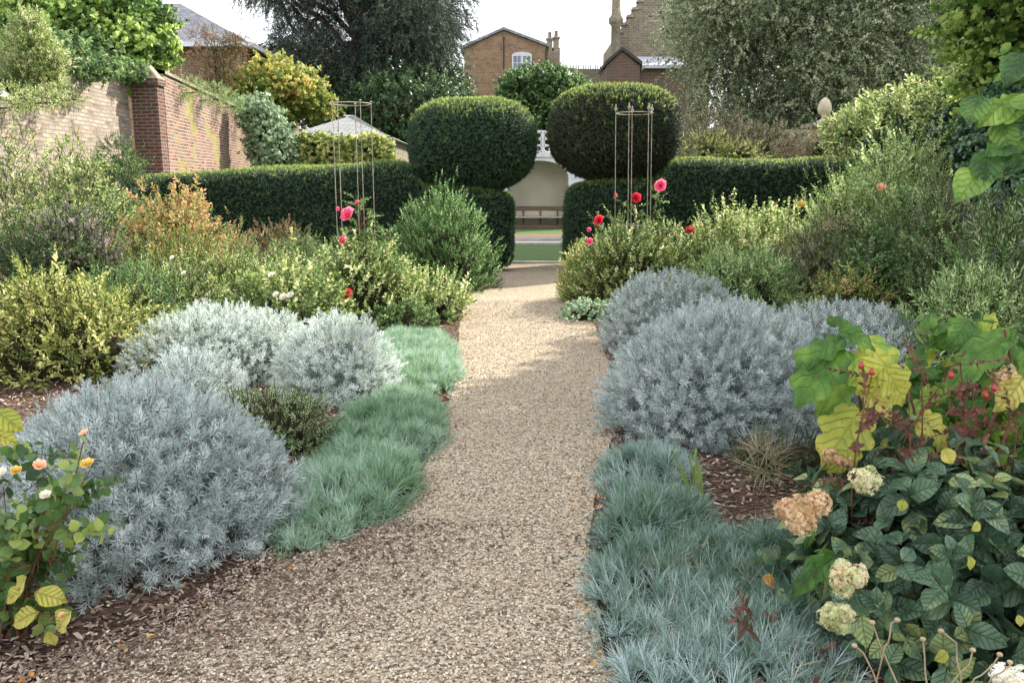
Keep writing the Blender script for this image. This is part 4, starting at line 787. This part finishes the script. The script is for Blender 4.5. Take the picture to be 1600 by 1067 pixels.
bush('autumn_shrub', 'amber tinted low plants between the orange shrub and the rust shrub', 'shrub', 350, 11.8, 372, 90, 'small', 330, 'orange', depth=.6, out=.2, lump=.3, rmu=.35)
bush('leafy_shrub', 'light green feathery plants right of the orange shrub', 'shrub', 370, 9.6, 410, 140, K['small']+K['narrow'], 380, 'light', depth=.6, mix=('brown_shoots', 'willowy', 30, 'brown'), out=.24, rmu=.45)
w = bush('white_rose', 'white flowered rose bush behind the sunlit silver mound', 'rose bush', 440, 8.6, 432, 165, 'rose', 300, 'light', depth=.6, out=.2, lump=.22, rmu=.4)
for px, py, s in ((444, 466, .05), (432, 462, .04), (455, 463, .045), (425, 431, .04), (288, 428, .03), (270, 404, .03)): bloom(w, P(px, py, 8.2), s, 'white')
bush('leafy_shrub', 'dense upright glossy green shrub at the left of the hedge opening', 'shrub', 693, 13.0, 325, 150, K['small'], 520, 'fresh', depth=.8, up=.9, out=.14, lump=.26, rmu=.5)
bush('leafy_shrub', 'low yellow green bush along the path before the glossy shrub', 'shrub', 650, 10.1, 440, 140, 'rose', 420, 'light', depth=.7, out=.12, lump=.2)
bush('leafy_shrub', 'pale green bushy plants around the foot of the left rods', 'shrub', 520, 10.4, 408, 150, 'small', 420, 'light', depth=.6, out=.2, lump=.25)
bush('leafy_shrub', 'small dark glossy plant at the corner of the left rose bed', 'shrub', 625, 9.3, 478, 90, 'lance', 330, 'green', depth=.6, s=.6, out=.12)
bush('climbing_shrub', 'tall climbing shrub with pinkish seed heads in front of the left wall', 'shrub', 125, 11.5, 280, 190, K['small']+K['med'][:1], 330, 'light', depth=.5, mix=('pink_seed_heads', 'pinkh', 120, 'mauve'), out=.2, lump=.3, rmu=.5, core=.5)
bush('climbing_shrub', 'pale green climber at the left edge before the weathered wall', 'shrub', 20, 10.2, 262, 150, 'small', 330, 'light', depth=.5, mix=('pink_seed_heads', 'pinkh', 90, 'mauve'), out=.22, lump=.3, rmu=.5, core=.5)
bush('seed_head_plant', 'plant covered in dry pinkish seed heads below the climbing shrub', 'perennial', 110, 9.6, 345, 210, 'small', 300, 'green', depth=.5, mix=('seed_heads', 'pinkh', 420, 'mauve'), s=1.15, out=.2, lump=.2)
bush('leafy_shrub', 'deep green bush in the left border shade beside the seed heads', 'shrub', 30, 9.0, 380, 120, 'small', 330, 'dark', depth=.5, out=.2, lump=.2)
bush('leafy_shrub', 'dark green shrub filling the corner between hedge and pier', 'shrub', 205, 13.9, 300, 120, 'small', 300, 'dark', depth=.6, out=.2, lump=.25)
bush('leafy_shrub', 'shrub under the hedge left of the rust shrub', 'shrub', 345, 13.2, 372, 110, 'small', 320, 'greygreen', depth=.6, out=.2, lump=.25)
# stray shoot of the orange shrub is one of its canes; ground-level fillers keep soil from showing
for lab, px, Y, pt, wd in (('ground hugging green plants between the seed heads and the yellow green shrub', 160, 7.9, 500, 150), ('ground hugging plants under the rust shrub', 420, 10.9, 425, 120), ('ground hugging plants left of the glossy shrub', 590, 12.2, 400, 90)):
    bush('leafy_shrub', lab, 'shrub', px, Y, pt, wd, 'small', 350, 'green', depth=.6, out=.2, lump=.25, rmu=.45)
# ------------------------------------------------------------------ right border
bush('leafy_shrub', 'feathery yellow green shrub at the right corner of the hedge opening', 'shrub', 938, 11.6, 388, 115, 'narrow', 420, 'yellowg', depth=.8, up=.9, out=.1, lump=.15)
bush('leafy_shrub', 'bushy green plant wrapped round the foot of the finialed rods', 'shrub', 1015, 11.3, 372, 140, 'small', 420, 'light', depth=.7, out=.14, lump=.2, rmu=.4)
bush('ground_cover', 'low variegated ground cover spilling on the path by the hedge opening', 'plant', 925, 10.0, 470, 95, 'ivy', 420, 'ivypale', depth=.6, s=.6, trim=.03)
g = bush('rose_bush', 'tall light green rose bush with one red bloom left of the grey aster', 'rose bush', 1150, 11.6, 358, 190, 'rose', 330, 'light', depth=.6, out=.2, up=.9, lump=.22)
bloom(g, P(1078, 362, 11.2), .075, 'red')
bush('leafy_shrub', 'fresh green growth on the hedge side of the tall rose bush', 'shrub', 1215, 12.2, 362, 90, 'rose', 300, 'light', depth=.6, out=.2, up=.9)
bush('leafy_shrub', 'grey green feathery mound behind the far silver mound', 'shrub', 1165, 8.9, 408, 170, 'narrow', 420, 'greygreen', depth=.8, out=.1, lump=.15)
a_ = bush('aster_plant', 'tall airy grey green aster bush against the right hedge', 'perennial', 1335, 11.4, 302, 165, K['small']+K['rose'][:2], 400, 'asterleaf', depth=.7, out=.22, up=.8, lump=.2, rmu=.6)
bloom(a_, P(1252, 322, 11.), .07, 'yellow'); bloom(a_, P(1376, 296, 11.), .08, 'peach'); bloom(a_, P(1376, 327, 11.), .06, 'peach')
bush('aster_plant', 'pale green airy bush catching the sun behind the tall aster', 'perennial', 1415, 12.6, 262, 180, K['small']+K['rose'][:2], 400, 'asterleaf', depth=.7, out=.2, up=.8, lump=.2, rmu=.7)
bush('fading_perennial', 'brown faded perennial with seed heads in the middle of the right border', 'perennial', 1290, 9.6, 372, 150, 'small', 330, 'brown', depth=.7, mix=('seed_heads', 'pinkh', 120, 'mauve'), out=.2, lump=.25)
bush('fading_perennial', 'green and brown perennial clump in front of the dark ivy', 'perennial', 1400, 9.3, 345, 160, K['small']+K['rose'][:2], 330, 'greygreen', depth=.7, mix=('brown_seed_heads', 'spire', 60, 'brown'), out=.2, lump=.3, rmu=.35)
bush('leafy_shrub', 'dark green bush at the heart of the right border', 'shrub', 1380, 8.6, 400, 150, 'rose', 300, 'green', depth=.6, mix=('pink_flowers', 'pinkh', 40, 'mauve'), out=.16, lump=.25, rmu=.35)
bush('leafy_shrub', 'yellowing low bush right behind the wide silver mound', 'shrub', 1330, 8.1, 440, 140, 'small', 360, 'yellowg', depth=.5, mix=('red_shoots', 'narrow', 50, 'orange'), out=.16, rmu=.45)
bush('spiky_perennial', 'grey plumed spires standing in front of the dark ivy wall', 'perennial', 1480, 8.6, 335, 130, 'small', 300, 'greygreen', depth=.7, mix=('plumes', 'spire', 110, 'mauve'), out=.2, up=1.3, lump=.2)
bush('spiky_perennial', 'silver stemmed purple flowered sage spires at the right edge', 'perennial', 1570, 7.3, 372, 150, 'narrow', 330, 'greygreen', depth=.7, mix=('flower_spikes', 'spire', 90, 'purple'), out=.25, up=1.4, lump=.2, rmu=.4)
bush('lavender_shrub', 'grey lavender shrub with thin purple tips above the lobed leaves', 'shrub', 1530, 6.3, 452, 200, K['narrow'][:2]+K['small'], 420, 'greygreen', depth=.7, out=.12, up=1., rmu=.55)
bush('leafy_shrub', 'shadowy dark shrub low at the right edge under the ivy', 'shrub', 1600, 9.0, 330, 130, 'small', 300, 'dark', depth=.7, out=.2)
bush('leafy_shrub', 'mixed low plants under the grey plumed spires', 'shrub', 1470, 8.0, 425, 150, 'small', 330, 'greygreen', depth=.6, out=.2, rmu=.35)
bush('low_shrub', 'dark green sprawling plant under the front of the big right dome', 'shrub', 1265, 4.6, 735, 190, 'tiny', 560, 'dark', depth=.6, out=.15, rmu=.7)
bush('dry_tuft', 'dry brown grassy tuft on the bark mulch by the blue mat', 'grass tuft', 1205, 4.45, 752, 110, sprigs(3, 22, .02, blade(.02, .3), .16, a0=80, a1=20, stem=0, prof=(1, 1, 1)), 160, 'brown', depth=.7, s=.9, core=.4, trim=.12)
# ------------------------------------------------------------------ rod supports with climbing roses
def rods(label, px, Y, pyt, wpx, ring_pix, finial, lean=0):
    c = P(px, 300, Y); r = wpx/2/F_*Y; zt = P(px, pyt, Y)[2]; t = thing('rose_support', label, 'plant support', (c[0], Y, 0), 'iron rod rose supports')
    for a in ([3.1, -2.0, 1.55, -.86, .2] if finial else [3.14, -2.17, 1.57, -.93, .08]):
        a = float(a); x, y = c[0]+r*math.cos(a), Y+r*math.sin(a); mb = MB(); mb.tube([[x+lean*.4, y, -.1], [x+lean*.2, y, zt*.5], [x, y, zt]], .005, 6)
        if finial: mb.lathe([(.008, zt), (.012, zt+.01), (.022, zt+.03), (.018, zt+.045), (.006, zt+.065), (.012, zt+.075), (.006, zt+.095), (0, zt+.1)], (x, y, 0), 8)
        else: mb.lathe([(.012, zt-.004), (.014, zt+.008), (0, zt+.016)], (x, y, 0), 8)
        mb.build('rod', M['rod'], t)
    for z in [zt-.02]+[P(px, q, Y)[2] for q in ring_pix]:
        mb = MB(); ph = np.linspace(0, 2*math.pi, 25); mb.tube(np.stack([c[0]+lean*.4*(1-z/zt)+r*np.cos(ph), Y+r*np.sin(ph), np.full(25, z)], -1), .006, 5); mb.build('ring', M['rod'], t)
    return t
rods('left rod cage with a plain flat ring top rising out of the pink rose', 554, 10.0, 160, 58, (420,), False)
rods('right rod cage with small ball finials standing before the topiary head', 988, 11.5, 175, 56, (352, 412), True, .1)
def roses(label, px, Y, tips, blooms, base_w=.35, leaf='green', low=None):
    c = P(px, 300, Y); t = thing('climbing_rose', label, 'rose', (c[0], Y, 0)); mf = MB()
    for (qx, qy) in tips:
        b = P(qx, qy, Y+rng.uniform(-.15, .15)); a = [c[0]+rng.uniform(-1, 1)*base_w*.4, Y+rng.uniform(-.15, .15), 0]; cane(mf, a, b, K['rose'], 22, .72, .06, 1, .004)
    o = mf.build('foliage', [M[leaf], M['redstem']], t)
    for (qx, qy, s, col) in blooms: bloom(t, P(qx, qy, Y-.12 if qy < 440 else Y-.75), s, col, (rng.uniform(-.5, .5), -.8, rng.uniform(.1, .8)))
    if low:
        mf, ms = MB(), MB(); blob(mf, ms, (c[0], Y, 0), low, K['rose'], 260, s=.8, out=.2, rmu=.5); mf.build('lower_foliage', [M['light'], M['stem']], t); ms.build('stems', M['twig'], t)
roses('climbing rose in the left rod cage with one large pink and one low red bloom', 562, 9.7, [(548, 350), (535, 385), (562, 318), (575, 330), (590, 350), (600, 390), (615, 420), (520, 400), (545, 420), (580, 380), (560, 365), (600, 440), (535, 450), (555, 300), (605, 360), (590, 410)],
      [(547, 338, .105, 'pink'), (535, 378, .07, 'pink'), (545, 463, .085, 'red'), (529, 327, .03, 'pink'), (559, 318, .035, 'pink')], low=(.5, .4, .75))
roses('climbing rose with five red blooms around the finialed rods', 985, 11.2, [(938, 350), (922, 382), (993, 318), (1033, 298), (1040, 330), (960, 345), (975, 320), (1010, 345), (950, 380), (1050, 345), (925, 340), (1000, 365), (970, 365)],
      [(938, 346, .085, 'red'), (922, 379, .06, 'pink'), (993, 311, .085, 'red'), (1033, 291, .1, 'pink'), (920, 360, .04, 'pink'), (961, 306, .035, 'pink')], low=(.55, .4, .8))
# ------------------------------------------------------------------ hero leaves
def gridleaf(prof, nu=12, nv=6, fold=.12, droop=.25, wav=.03, seed=0, w=1.):
    r = np.random.default_rng(seed); U, W = np.meshgrid(np.linspace(0, 1, nu+1), np.linspace(-1, 1, nv+1), indexing='ij')
    hw = np.interp(U, [p[0] for p in prof], [p[1] for p in prof])*w; y = W*hw; x = U+.10*np.abs(W)*hw*np.where(U > .05, 1, 0)
    q = np.stack([U*3, W*2, U*0+seed], -1).reshape(-1, 3); z = fold*np.abs(W)*hw-droop*U**2-.25*droop*W**2*hw*2+wav*noise(q, 3.2, seed).reshape(U.shape)
    V = np.stack([x, y, z], -1).reshape(-1, 3); n = nv+1
    F = np.array([[i*n+j, (i+1)*n+j, (i+1)*n+j+1, i*n+j+1] for i in range(nu) for j in range(nv)]); return V, F
LOB = [(0, .08), (.06, .3), (.16, .34), (.24, .3), (.36, .46), (.46, .44), (.54, .27), (.68, .33), (.76, .28), (.84, .14), (.93, .08), (1, .005)]
OVA = [(0, .02), (.1, .2), (.3, .34), (.5, .36), (.7, .28), (.85, .15), (1, .01)]
HEA = [(0, .12), (.06, .36), (.2, .46), (.4, .46), (.6, .36), (.8, .2), (.92, .08), (1, .005)]
K['ovate'] = sprigs(5, 7, .22, gridleaf(OVA, 7, 4, .3, .35, .06, 3), .105, a0=95, a1=50, jit=.4, stem=.003)
K['lobed'] = sprigs(4, 4, .2, gridleaf(LOB, 12, 6, .15, .4, .05, 4), .2, a0=95, a1=60, jit=.4, stem=.004)
K['heart'] = sprigs(4, 6, .3, gridleaf(HEA, 9, 6, .15, .3, .04, 5), .16, a0=100, a1=60, jit=.5, stem=.004)
K['roseb'] = sprigs(4, 11, .24, gridleaf(OVA, 6, 4, .2, .2, .02, 6, 1.25), .062, a0=90, a1=40, jit=.5, stem=.0025)
def hero(mb, b, tip, Y0, Y1, prof=LOB, w=1., seed=0, fold=.15, droop=.25, face=(-.2, -.7, .7), rnd=.5, mat=0):
    B, T = P(*b, Y0), P(*tip, Y1); d = T-B; L = np.linalg.norm(d); d = d/L; u = np.array(face, float); u = u-d*(u@d); u /= np.linalg.norm(u)
    V, F = gridleaf(prof, 18, 10, fold, droop, .10, seed, w); R = np.stack([d, np.cross(u, d), u], -1)
    mb.add((V*L)@R.T+B, F, mat, rnd, leaf_uv(V), smooth=True)
def floret_t():
    V, F = kite(.75, .1, .55); Vs, Fs = [], []
    for i in range(4):
        a = i*math.pi/2; R = np.array([[math.cos(a), -math.sin(a), 0], [math.sin(a), math.cos(a), 0], [0, 0, 1]]); Vs.append(V@R.T); Fs.append(F+4*i)
    V = np.concatenate(Vs); V[:, 2] += .25*np.hypot(V[:, 0], V[:, 1])**2; return dict(V=V, F=np.concatenate(Fs), lid=np.full(16, .5), st=np.zeros(4, int), lf=np.zeros((16, 3)))
FL = floret_t()
def head(parent, px, py, Y, wpx, hpx, mat, label=None, n=420):
    c, r = pc_(px, py, Y, wpx, hpx, .9); mb = MB(); m = 13
    ld = nrm(rng.normal(size=(m, 3))); ld[0] *= 0; lc = c+ld*r*.62; 
    for j in range(m):
        q = n//6; d = nrm(rng.normal(size=(q, 3))); lr = r.mean()*rng.uniform(.34, .5)*(1.35 if j == 0 else 1); k = rng.uniform(.8, 1.05, q)
        mb.place([FL], lc[j]+d*lr*k[:, None], nrm(d+rng.normal(size=d.shape)*.35), rng.uniform(.006, .0095, q), .5+.25*rng.normal()+.18*rng.normal(size=q), 0)
    V, F = superell(c, r*.38, 2, (6, 6, 6)); mb.add(V, F, 0, .1); o = mb.build('flower_head', M[mat], parent)
    if label: o['label'] = label
    return o
# hydrangea: yellow lobed leaves, dried panicles
hy = thing('hydrangea', 'large hydrangea with big yellowing lobed leaves and dried cream panicles', 'shrub', (P(1440, 800, 3.15)[0], 3.15, 0))
root = np.array([P(1440, 800, 3.15)[0], 3.15, 0.]); st = MB()
for (px, py, Y) in ((1330, 555, 3.1), (1400, 560, 3.2), (1345, 640, 3.0), (1450, 660, 3.05), (1570, 515, 3.2), (1560, 700, 3.0), (1275, 800, 2.75), (1320, 715, 2.95), (1355, 745, 2.9), (1325, 890, 2.7), (1310, 960, 2.6), (1590, 560, 3.2)):
    q = P(px, py, Y); k = np.linspace(0, 1, 8)[:, None]; b = rng.normal(size=3)*.06; pts = root+(q-root)*k**.9+np.sin(k*math.pi)*b; pts[:, 2] = root[2]+(q[2]-root[2])*k[:, 0]**.75; st.tube(pts, np.linspace(.008, .004, 8), 6)
st.build('stems', M['redstem'], hy)
mb = MB()
for i, (b, tp, Y0, Y1, w, fc, r) in enumerate([((1318, 528), (1242, 552), 3.1, 3.05, .7, (-.3, -.4, .9), .25), ((1310, 540), (1252, 604), 3.1, 2.95, .95, (-.5, -.8, .4), .35), ((1322, 548), (1292, 640), 3.1, 2.98, .95, (-.2, -.9, .3), .6),
        ((1292, 500), (1350, 505), 3.15, 3.15, .6, (0, -.6, .8), .1), ((1310, 515), (1372, 530), 3.12, 3.05, .9, (.1, -.7, .7), .3), ((1345, 535), (1432, 590), 3.2, 3.05, 1.1, (.3, -.7, .7), .8), ((1340, 560), (1372, 620), 3.0, 2.95, 1.1, (0, -.9, .4), .95),
        ((1578, 520), (1486, 578), 3.2, 3.05, .5, (-.3, -.6, .8), .3), ((1570, 530), (1560, 610), 3.2, 3.1, .8, (0, -.9, .3), .3), ((1512, 500), (1500, 528), 3.3, 3.2, 1.1, (0, -.8, .4), .3), ((1600, 545), (1590, 640), 3.2, 3.1, .8, (0, -.9, .4), .35),
        ((1305, 868), (1246, 906), 2.7, 2.6, .6, (-.2, -.5, .8), .3), ((1370, 885), (1376, 950), 2.7, 2.6, .9, (0, -.9, .4), .6), ((1268, 822), (1264, 855), 2.75, 2.7, .6, (0, -.9, .3), .2), ((1530, 800), (1600, 830), 2.7, 2.6, .8, (0, -.7, .6), .4)]):
    hero(mb, b, tp, Y0, Y1, LOB, w, i, .3, .5, fc, r)
mb.build('foliage', M['hydleaf'], hy)
mb = MB()
for i, (b, tp, Y0, Y1, w, fc, r) in enumerate([((1380, 575), (1428, 628), 3.0, 2.95, 1.1, (.1, -.9, .4), .5), ((1345, 640), (1292, 716), 3.0, 2.9, 1.0, (-.3, -.8, .5), .3), ((1430, 655), (1500, 690), 3.05, 3., 1.1, (.2, -.8, .5), .6), ((1350, 605), (1395, 640), 3.1, 3., .9, (0, -.9, .4), .9),
        ((1520, 700), (1572, 735), 2.95, 2.9, .9, (.1, -.8, .5), .4), ((1500, 720), (1555, 728), 2.9, 2.9, .6, (0, -.7, .7), .8), ((1378, 690), (1430, 720), 3.0, 2.9, .7, (0, -.8, .5), .6), ((1340, 700), (1305, 735), 2.95, 2.9, .8, (-.1, -.9, .3), .2), ((1600, 590), (1570, 640), 3.1, 3.05, .9, (0, -.8, .4), .9)]):
    hero(mb, b, tp, Y0, Y1, LOB, w, 40+i, .3, .5, fc, r)
mb.build('yellow_foliage', M['yelleaf'], hy)
head(hy, 1262, 800, 2.5, 112, 66, 'floret', 'large dried salmon and cream panicle', 620); head(hy, 1310, 716, 2.95, 60, 34, 'floret', None, 260); head(hy, 1352, 748, 2.45, 55, 48, 'floretw', None, 240)
head(hy, 1325, 900, 2.35, 58, 84, 'floretw', 'greenish cream panicle', 420); head(hy, 1308, 962, 2.3, 70, 52, 'floretw', None, 330); head(hy, 1560, 590, 3.15, 50, 60, 'floret', None, 200)
# rose with hips and dusky leaves threading the hydrangea
ho = thing('rose_bush', 'rose with dusky red leaves and hips growing through the yellow hydrangea leaves', 'rose bush', (P(1470, 800, 2.95)[0], 2.95, 0)); mf = MB(); rt = np.array([P(1470, 800, 2.95)[0], 2.95, 0])
for px, py in ((1362, 588), (1420, 610), (1500, 565), (1520, 610), (1555, 610), (1470, 600), (1590, 640), (1440, 575)): cane(mf, rt+rng.normal(size=3)*[.1, .05, 0], P(px, py, 2.9+rng.uniform(-.1, .1)), K['rose'], 9, .6, .08, 1, .0045)
mf.build('foliage', [M['redleaf'], M['redstem']], ho)
for px, py in ((1362, 582), (1486, 587), (1500, 610), (1553, 607), (1346, 572), (1540, 618)):
    q = P(px, py, 2.85); mb = MB(); mb.lathe([(0, -.012), (.008, -.008), (.011, 0), (.008, .008), (.004, .012), (.006, .017), (0, .015)], q, 10); mb.build('rose_hip', M['hip'], ho)
mf = MB(); 
for q, rr_ in ((P(1560, 590, 3.75), (.34, .25, .2)), (P(1480, 660, 3.6), (.3, .22, .18)), (P(1590, 680, 3.3), (.22, .2, .2))): blob(mf, None, q, rr_, K['lobed'], 1, n=26, half=False, core=0, s=.62, inner=.6, jit=.6, rmu=.35)
mf.build('lower_foliage', [M['hydleaf'], M['redstem']], hy)
bush('leafy_shrub', 'mid green oval leaved shrub behind the yellow hydrangea leaves at the right edge', 'shrub', 1545, 4.2, 560, 260, K['ovate'], 190, 'green', depth=.7, s=.75, out=.15, jit=.5, trim=.1)
# dark broad leaved shrub in the corner
bd = bush('broad_leaved_shrub', 'dark shrub with overlapping oval leaves filling the lower right corner', 'shrub', 1525, 2.85, 742, 430, K['ovate'], 330, 'hyddark', depth=.75, out=.06, inner=.25, jit=.5, up=.2, lump=.18, core=.75, rmu=.5, rsd=.2)
mb = MB()
for i, (b, tp) in enumerate([((1412, 780), (1400, 808)), ((1515, 868), (1522, 905)), ((1480, 1018), (1445, 1040)), ((1530, 815), (1512, 838)), ((1590, 960), (1600, 990)), ((1475, 700), (1500, 745))]): tp = ((tp[0]+b[0])*.5+2, (tp[1]+b[1])*.5+3); hero(mb, b, tp, 2.3, 2.28, OVA, 1.2, i, .35, .3, (rng.uniform(-.5,.5), -.8, rng.uniform(0,.6)), .25+.1*i)
mb.build('yellow_leaves', M['yelleaf'], bd)
sd = thing('knobbed_plant', 'cut pale stems with round knobbed tips in front of the dark oval leaves', 'plant', (P(1450, 1000, 2.15)[0], 2.15, 0)); 
for tip, fb in (((1363, 972), (1440, 1130)), ((1402, 968), (1385, 1012)), ((1442, 998), (1455, 1130)), ((1520, 1015), (1470, 1090)), ((1562, 1022), (1520, 1075)), ((1578, 1034), (1545, 1060)), ((1335, 1008), (1400, 1130)), ((1470, 985), (1500, 1100))):
    a, b = P(*fb, 2.12), P(*tip, 2.12); mb = MB(); k = np.linspace(0, 1, 6)[:, None]; lowp = np.array([a[0]+(a[0]-b[0])*.3, 2.2, 0.]); pts = np.concatenate([[lowp], a+(b-a)*k]); pts[1:-1] += np.cumsum(rng.normal(size=(5, 3)), 0)*.004; mb.tube(pts, .0024, 6); V, F = superell(b, (.0085, .008, .0065), 2, (5, 5, 5), .1, 90); mb.add(V, F, smooth=True); mb.build('stem', M['palestem'], sd)
wf = thing('white_hydrangea', 'white domed flower head cut off by the bottom right corner', 'flower', (P(1585, 1060, 2.15)[0], 2.15, 0)); head(wf, 1585, 1068, 2.15, 90, 70, 'white', None, 520); mb = MB(); q = P(1585, 1068, 2.15); mb.tube([[q[0], 2.2, 0], [q[0], 2.16, q[2]*.5], [q[0], 2.15, q[2]]], .005); mb.build('stem', M['stem'], wf)
bush('red_stemmed_plant', 'small reddish leaved plant with white berries at the edge of the blue mat', 'plant', 1240, 2.5, 968, 130, 'lance', 130, 'redleaf', depth=.6, s=.45, core=.3, out=.25, stem='redstem', trim=.04)
q = thing('iris_blades', 'two upright green strap leaves beside the small round blue cushion', 'plant', (*G(1093, 800)[:2], 0)); mb = MB()
for b, tp, w in (((1094, 800), (1088, 700), .26), ((1090, 796), (1052, 704), .14), ((1096, 798), (1078, 712), .14), ((1090, 790), (1062, 762), .25)): hero(mb, b, tp, G(*b)[1] if b[1] > 780 else 3.9, 4.0, [(0, .25), (.5, .25), (.85, .16), (1, .01)], w, 3, .3, .06, (.4, -.9, .1), .5)
mb.build('blade', M['light'], q)
ll = thing('fallen_curled_leaf', 'curled tan leaf lying on the wide blue grass mat', 'leaf', P(1205, 910, 2.85)); mb = MB(); hero(mb, (1190, 905), (1218, 914), 2.85, 2.85, OVA, 1.2, 2, .8, .5, (0, -.5, .9), .5); mb.build('blade', M['litter'], ll)
# peach rose at the left edge
pr = thing('peach_rose', 'rose bush with peach buds and yellowing leaves at the lower left edge', 'rose bush', (P(30, 900, 2.75)[0], 2.75, 0)); mf = MB(); my = MB(); rt = np.array([P(20, 900, 2.75)[0]-.05, 2.75, 0])
for px, py in ((130, 690), (60, 745), (140, 735), (75, 790), (5, 760), (110, 820), (20, 820), (60, 860), (-20, 700), (115, 770), (30, 890), (90, 940), (50, 990), (-30, 860), (0, 930)): cane(mf, rt+rng.normal(size=3)*[.06, .05, 0], P(px, py, 2.7+rng.uniform(-.12, .12)), K['roseb'], 5, .85, .05, 1, .0035)
mf.build('foliage', [M['rosegreen'], M['redstem']], pr)
for i, (b, tp, w) in enumerate((((-10, 640), (35, 672), .9), ((-15, 672), (28, 692), .8), ((55, 925), (103, 938), 1.), ((35, 920), (5, 940), 1.), ((60, 955), (15, 975), .9), ((75, 985), (85, 1010), 1.), ((110, 955), (85, 985), 1.3), ((40, 900), (25, 925), 1.2))): hero(my, b, tp, 2.55, 2.55, OVA, w, i, .3, .15, (-.1, -.7, .7), .4+.07*i)
my.build('yellow_leaves', M['yelleaf'], pr)
for px, py, s, c in ((133, 679, .018, 'peach'), (62, 730, .026, 'peach'), (138, 728, .026, 'yellow'), (72, 776, .022, 'white'), (0, 752, .045, 'white'), (97, 962, .013, 'peach'), (26, 738, .022, 'yellow')): bloom(pr, P(px, py, 2.55), s, c, (rng.uniform(-.4, .4), -.4, .9))
# climber leaves near the upper right edge
cl = thing('climbing_plant', 'large leaved climbing plant reaching in at the right edge above the spires', 'climber', (3.0, 3.85, 0)); mf = MB(); rt = np.array([2.62, 3.75, 0.])
for px, py, Y in ((1560, 255, 3.5), (1590, 175, 3.5), (1600, 120, 3.5), (1640, 240, 3.6), (1650, 320, 3.6), (1670, 160, 3.6)): cane(mf, [2.85, 3.8, 1.5], P(px, py, Y), K['heart'], 4, .6, .03, 1, .006, .7)
for i, (b, tp, r) in enumerate([((1545, 235), (1540, 292), .25), ((1535, 262), (1496, 308), .7), ((1600, 85), (1572, 128), .15), ((1560, 190), (1585, 240), .5), ((1590, 215), (1545, 235), .2), ((1570, 160), (1530, 190), .6), ((1600, 235), (1572, 265), .15), ((1530, 150), (1515, 190), .3), ((1598, 150), (1565, 185), .8)]): hero(mf, b, tp, 3.5, 3.42, HEA, .8, i, .12, .2, (-.3, -.7, .6), r)
mf.build('foliage', [M['climber'], M['stem']], cl)
mb = MB(); mb.tube([[3.0, 3.85, 0], [3.02, 3.8, .8], [2.85, 3.8, 1.52]], [.03, .025, .015], 8); mb.build('trunk', M['bark'], cl)
# ------------------------------------------------------------------ sky, sun, camera
SUN_EL, SUN_AZ = R_(38), R_(50)   # azimuth clockwise from +Y
w = bpy.data.worlds.new('World'); bpy.context.scene.world = w; w.use_nodes = True; nt = w.node_tree; ns, lk = nt.nodes, nt.links; ns.clear()
sk = ns.new('ShaderNodeTexSky'); sk.sky_type = 'NISHITA'; sk.sun_disc = False; sk.sun_elevation = SUN_EL; sk.sun_rotation = SUN_AZ; sk.dust_density = 3; sk.air_density = 1.2
tc = ns.new('ShaderNodeTexCoord'); nz = ns.new('ShaderNodeTexNoise'); nz.inputs['Scale'].default_value = 2.2; nz.inputs['Detail'].default_value = 7; lk.new(tc.outputs['Generated'], nz.inputs[0])
rr = ramp(ns, [(.25, (.45, .45, .45)), (.6, (.95, .95, .95))]); lk.new(nz.outputs[0], rr.inputs[0])
mx = ns.new('ShaderNodeMix'); mx.data_type = 'RGBA'; lk.new(rr.outputs[0], mx.inputs[0]); lk.new(sk.outputs[0], mx.inputs[6]); mx.inputs[7].default_value = (7.6, 7.7, 8.2, 1)
bg = ns.new('ShaderNodeBackground'); bg.inputs['Strength'].default_value = .14; lk.new(mx.outputs[2], bg.inputs[0]); ow = ns.new('ShaderNodeOutputWorld'); lk.new(bg.outputs[0], ow.inputs[0])
sl = bpy.data.lights.new('sun', 'SUN'); sl.energy = 4.6; sl.angle = R_(.6); sl.color = (1, .94, .84); so = bpy.data.objects.new('sun', sl); C.objects.link(so)
from mathutils import Vector
dv = Vector((math.sin(SUN_AZ)*math.cos(SUN_EL), math.cos(SUN_AZ)*math.cos(SUN_EL), math.sin(SUN_EL))); so.rotation_euler = dv.to_track_quat('Z', 'Y').to_euler(); so.location = (0, 0, 20)
cam = bpy.data.cameras.new('camera'); co = bpy.data.objects.new('camera', cam); C.objects.link(co); co.location = (0, 0, HC); co.rotation_euler = (math.pi/2-PITCH, 0, 0)
cam.sensor_width = 36; cam.lens = F_/1600*36; cam.clip_end = 2000; cam.clip_start = .05
sc = bpy.context.scene; sc.camera = co; sc.view_settings.view_transform = 'Standard'; sc.view_settings.look = 'None'; sc.view_settings.exposure = 1.15; sc.view_settings.gamma = 1
sc.render.engine = 'CYCLES'; cy = sc.cycles; cy.max_bounces = 6; cy.diffuse_bounces = 3; cy.glossy_bounces = 2; cy.transmission_bounces = 3; cy.use_denoising = True; cy.use_adaptive_sampling = True; cy.adaptive_threshold = .02
for o in bpy.data.objects:
    if '_o' in o: del o['_o']
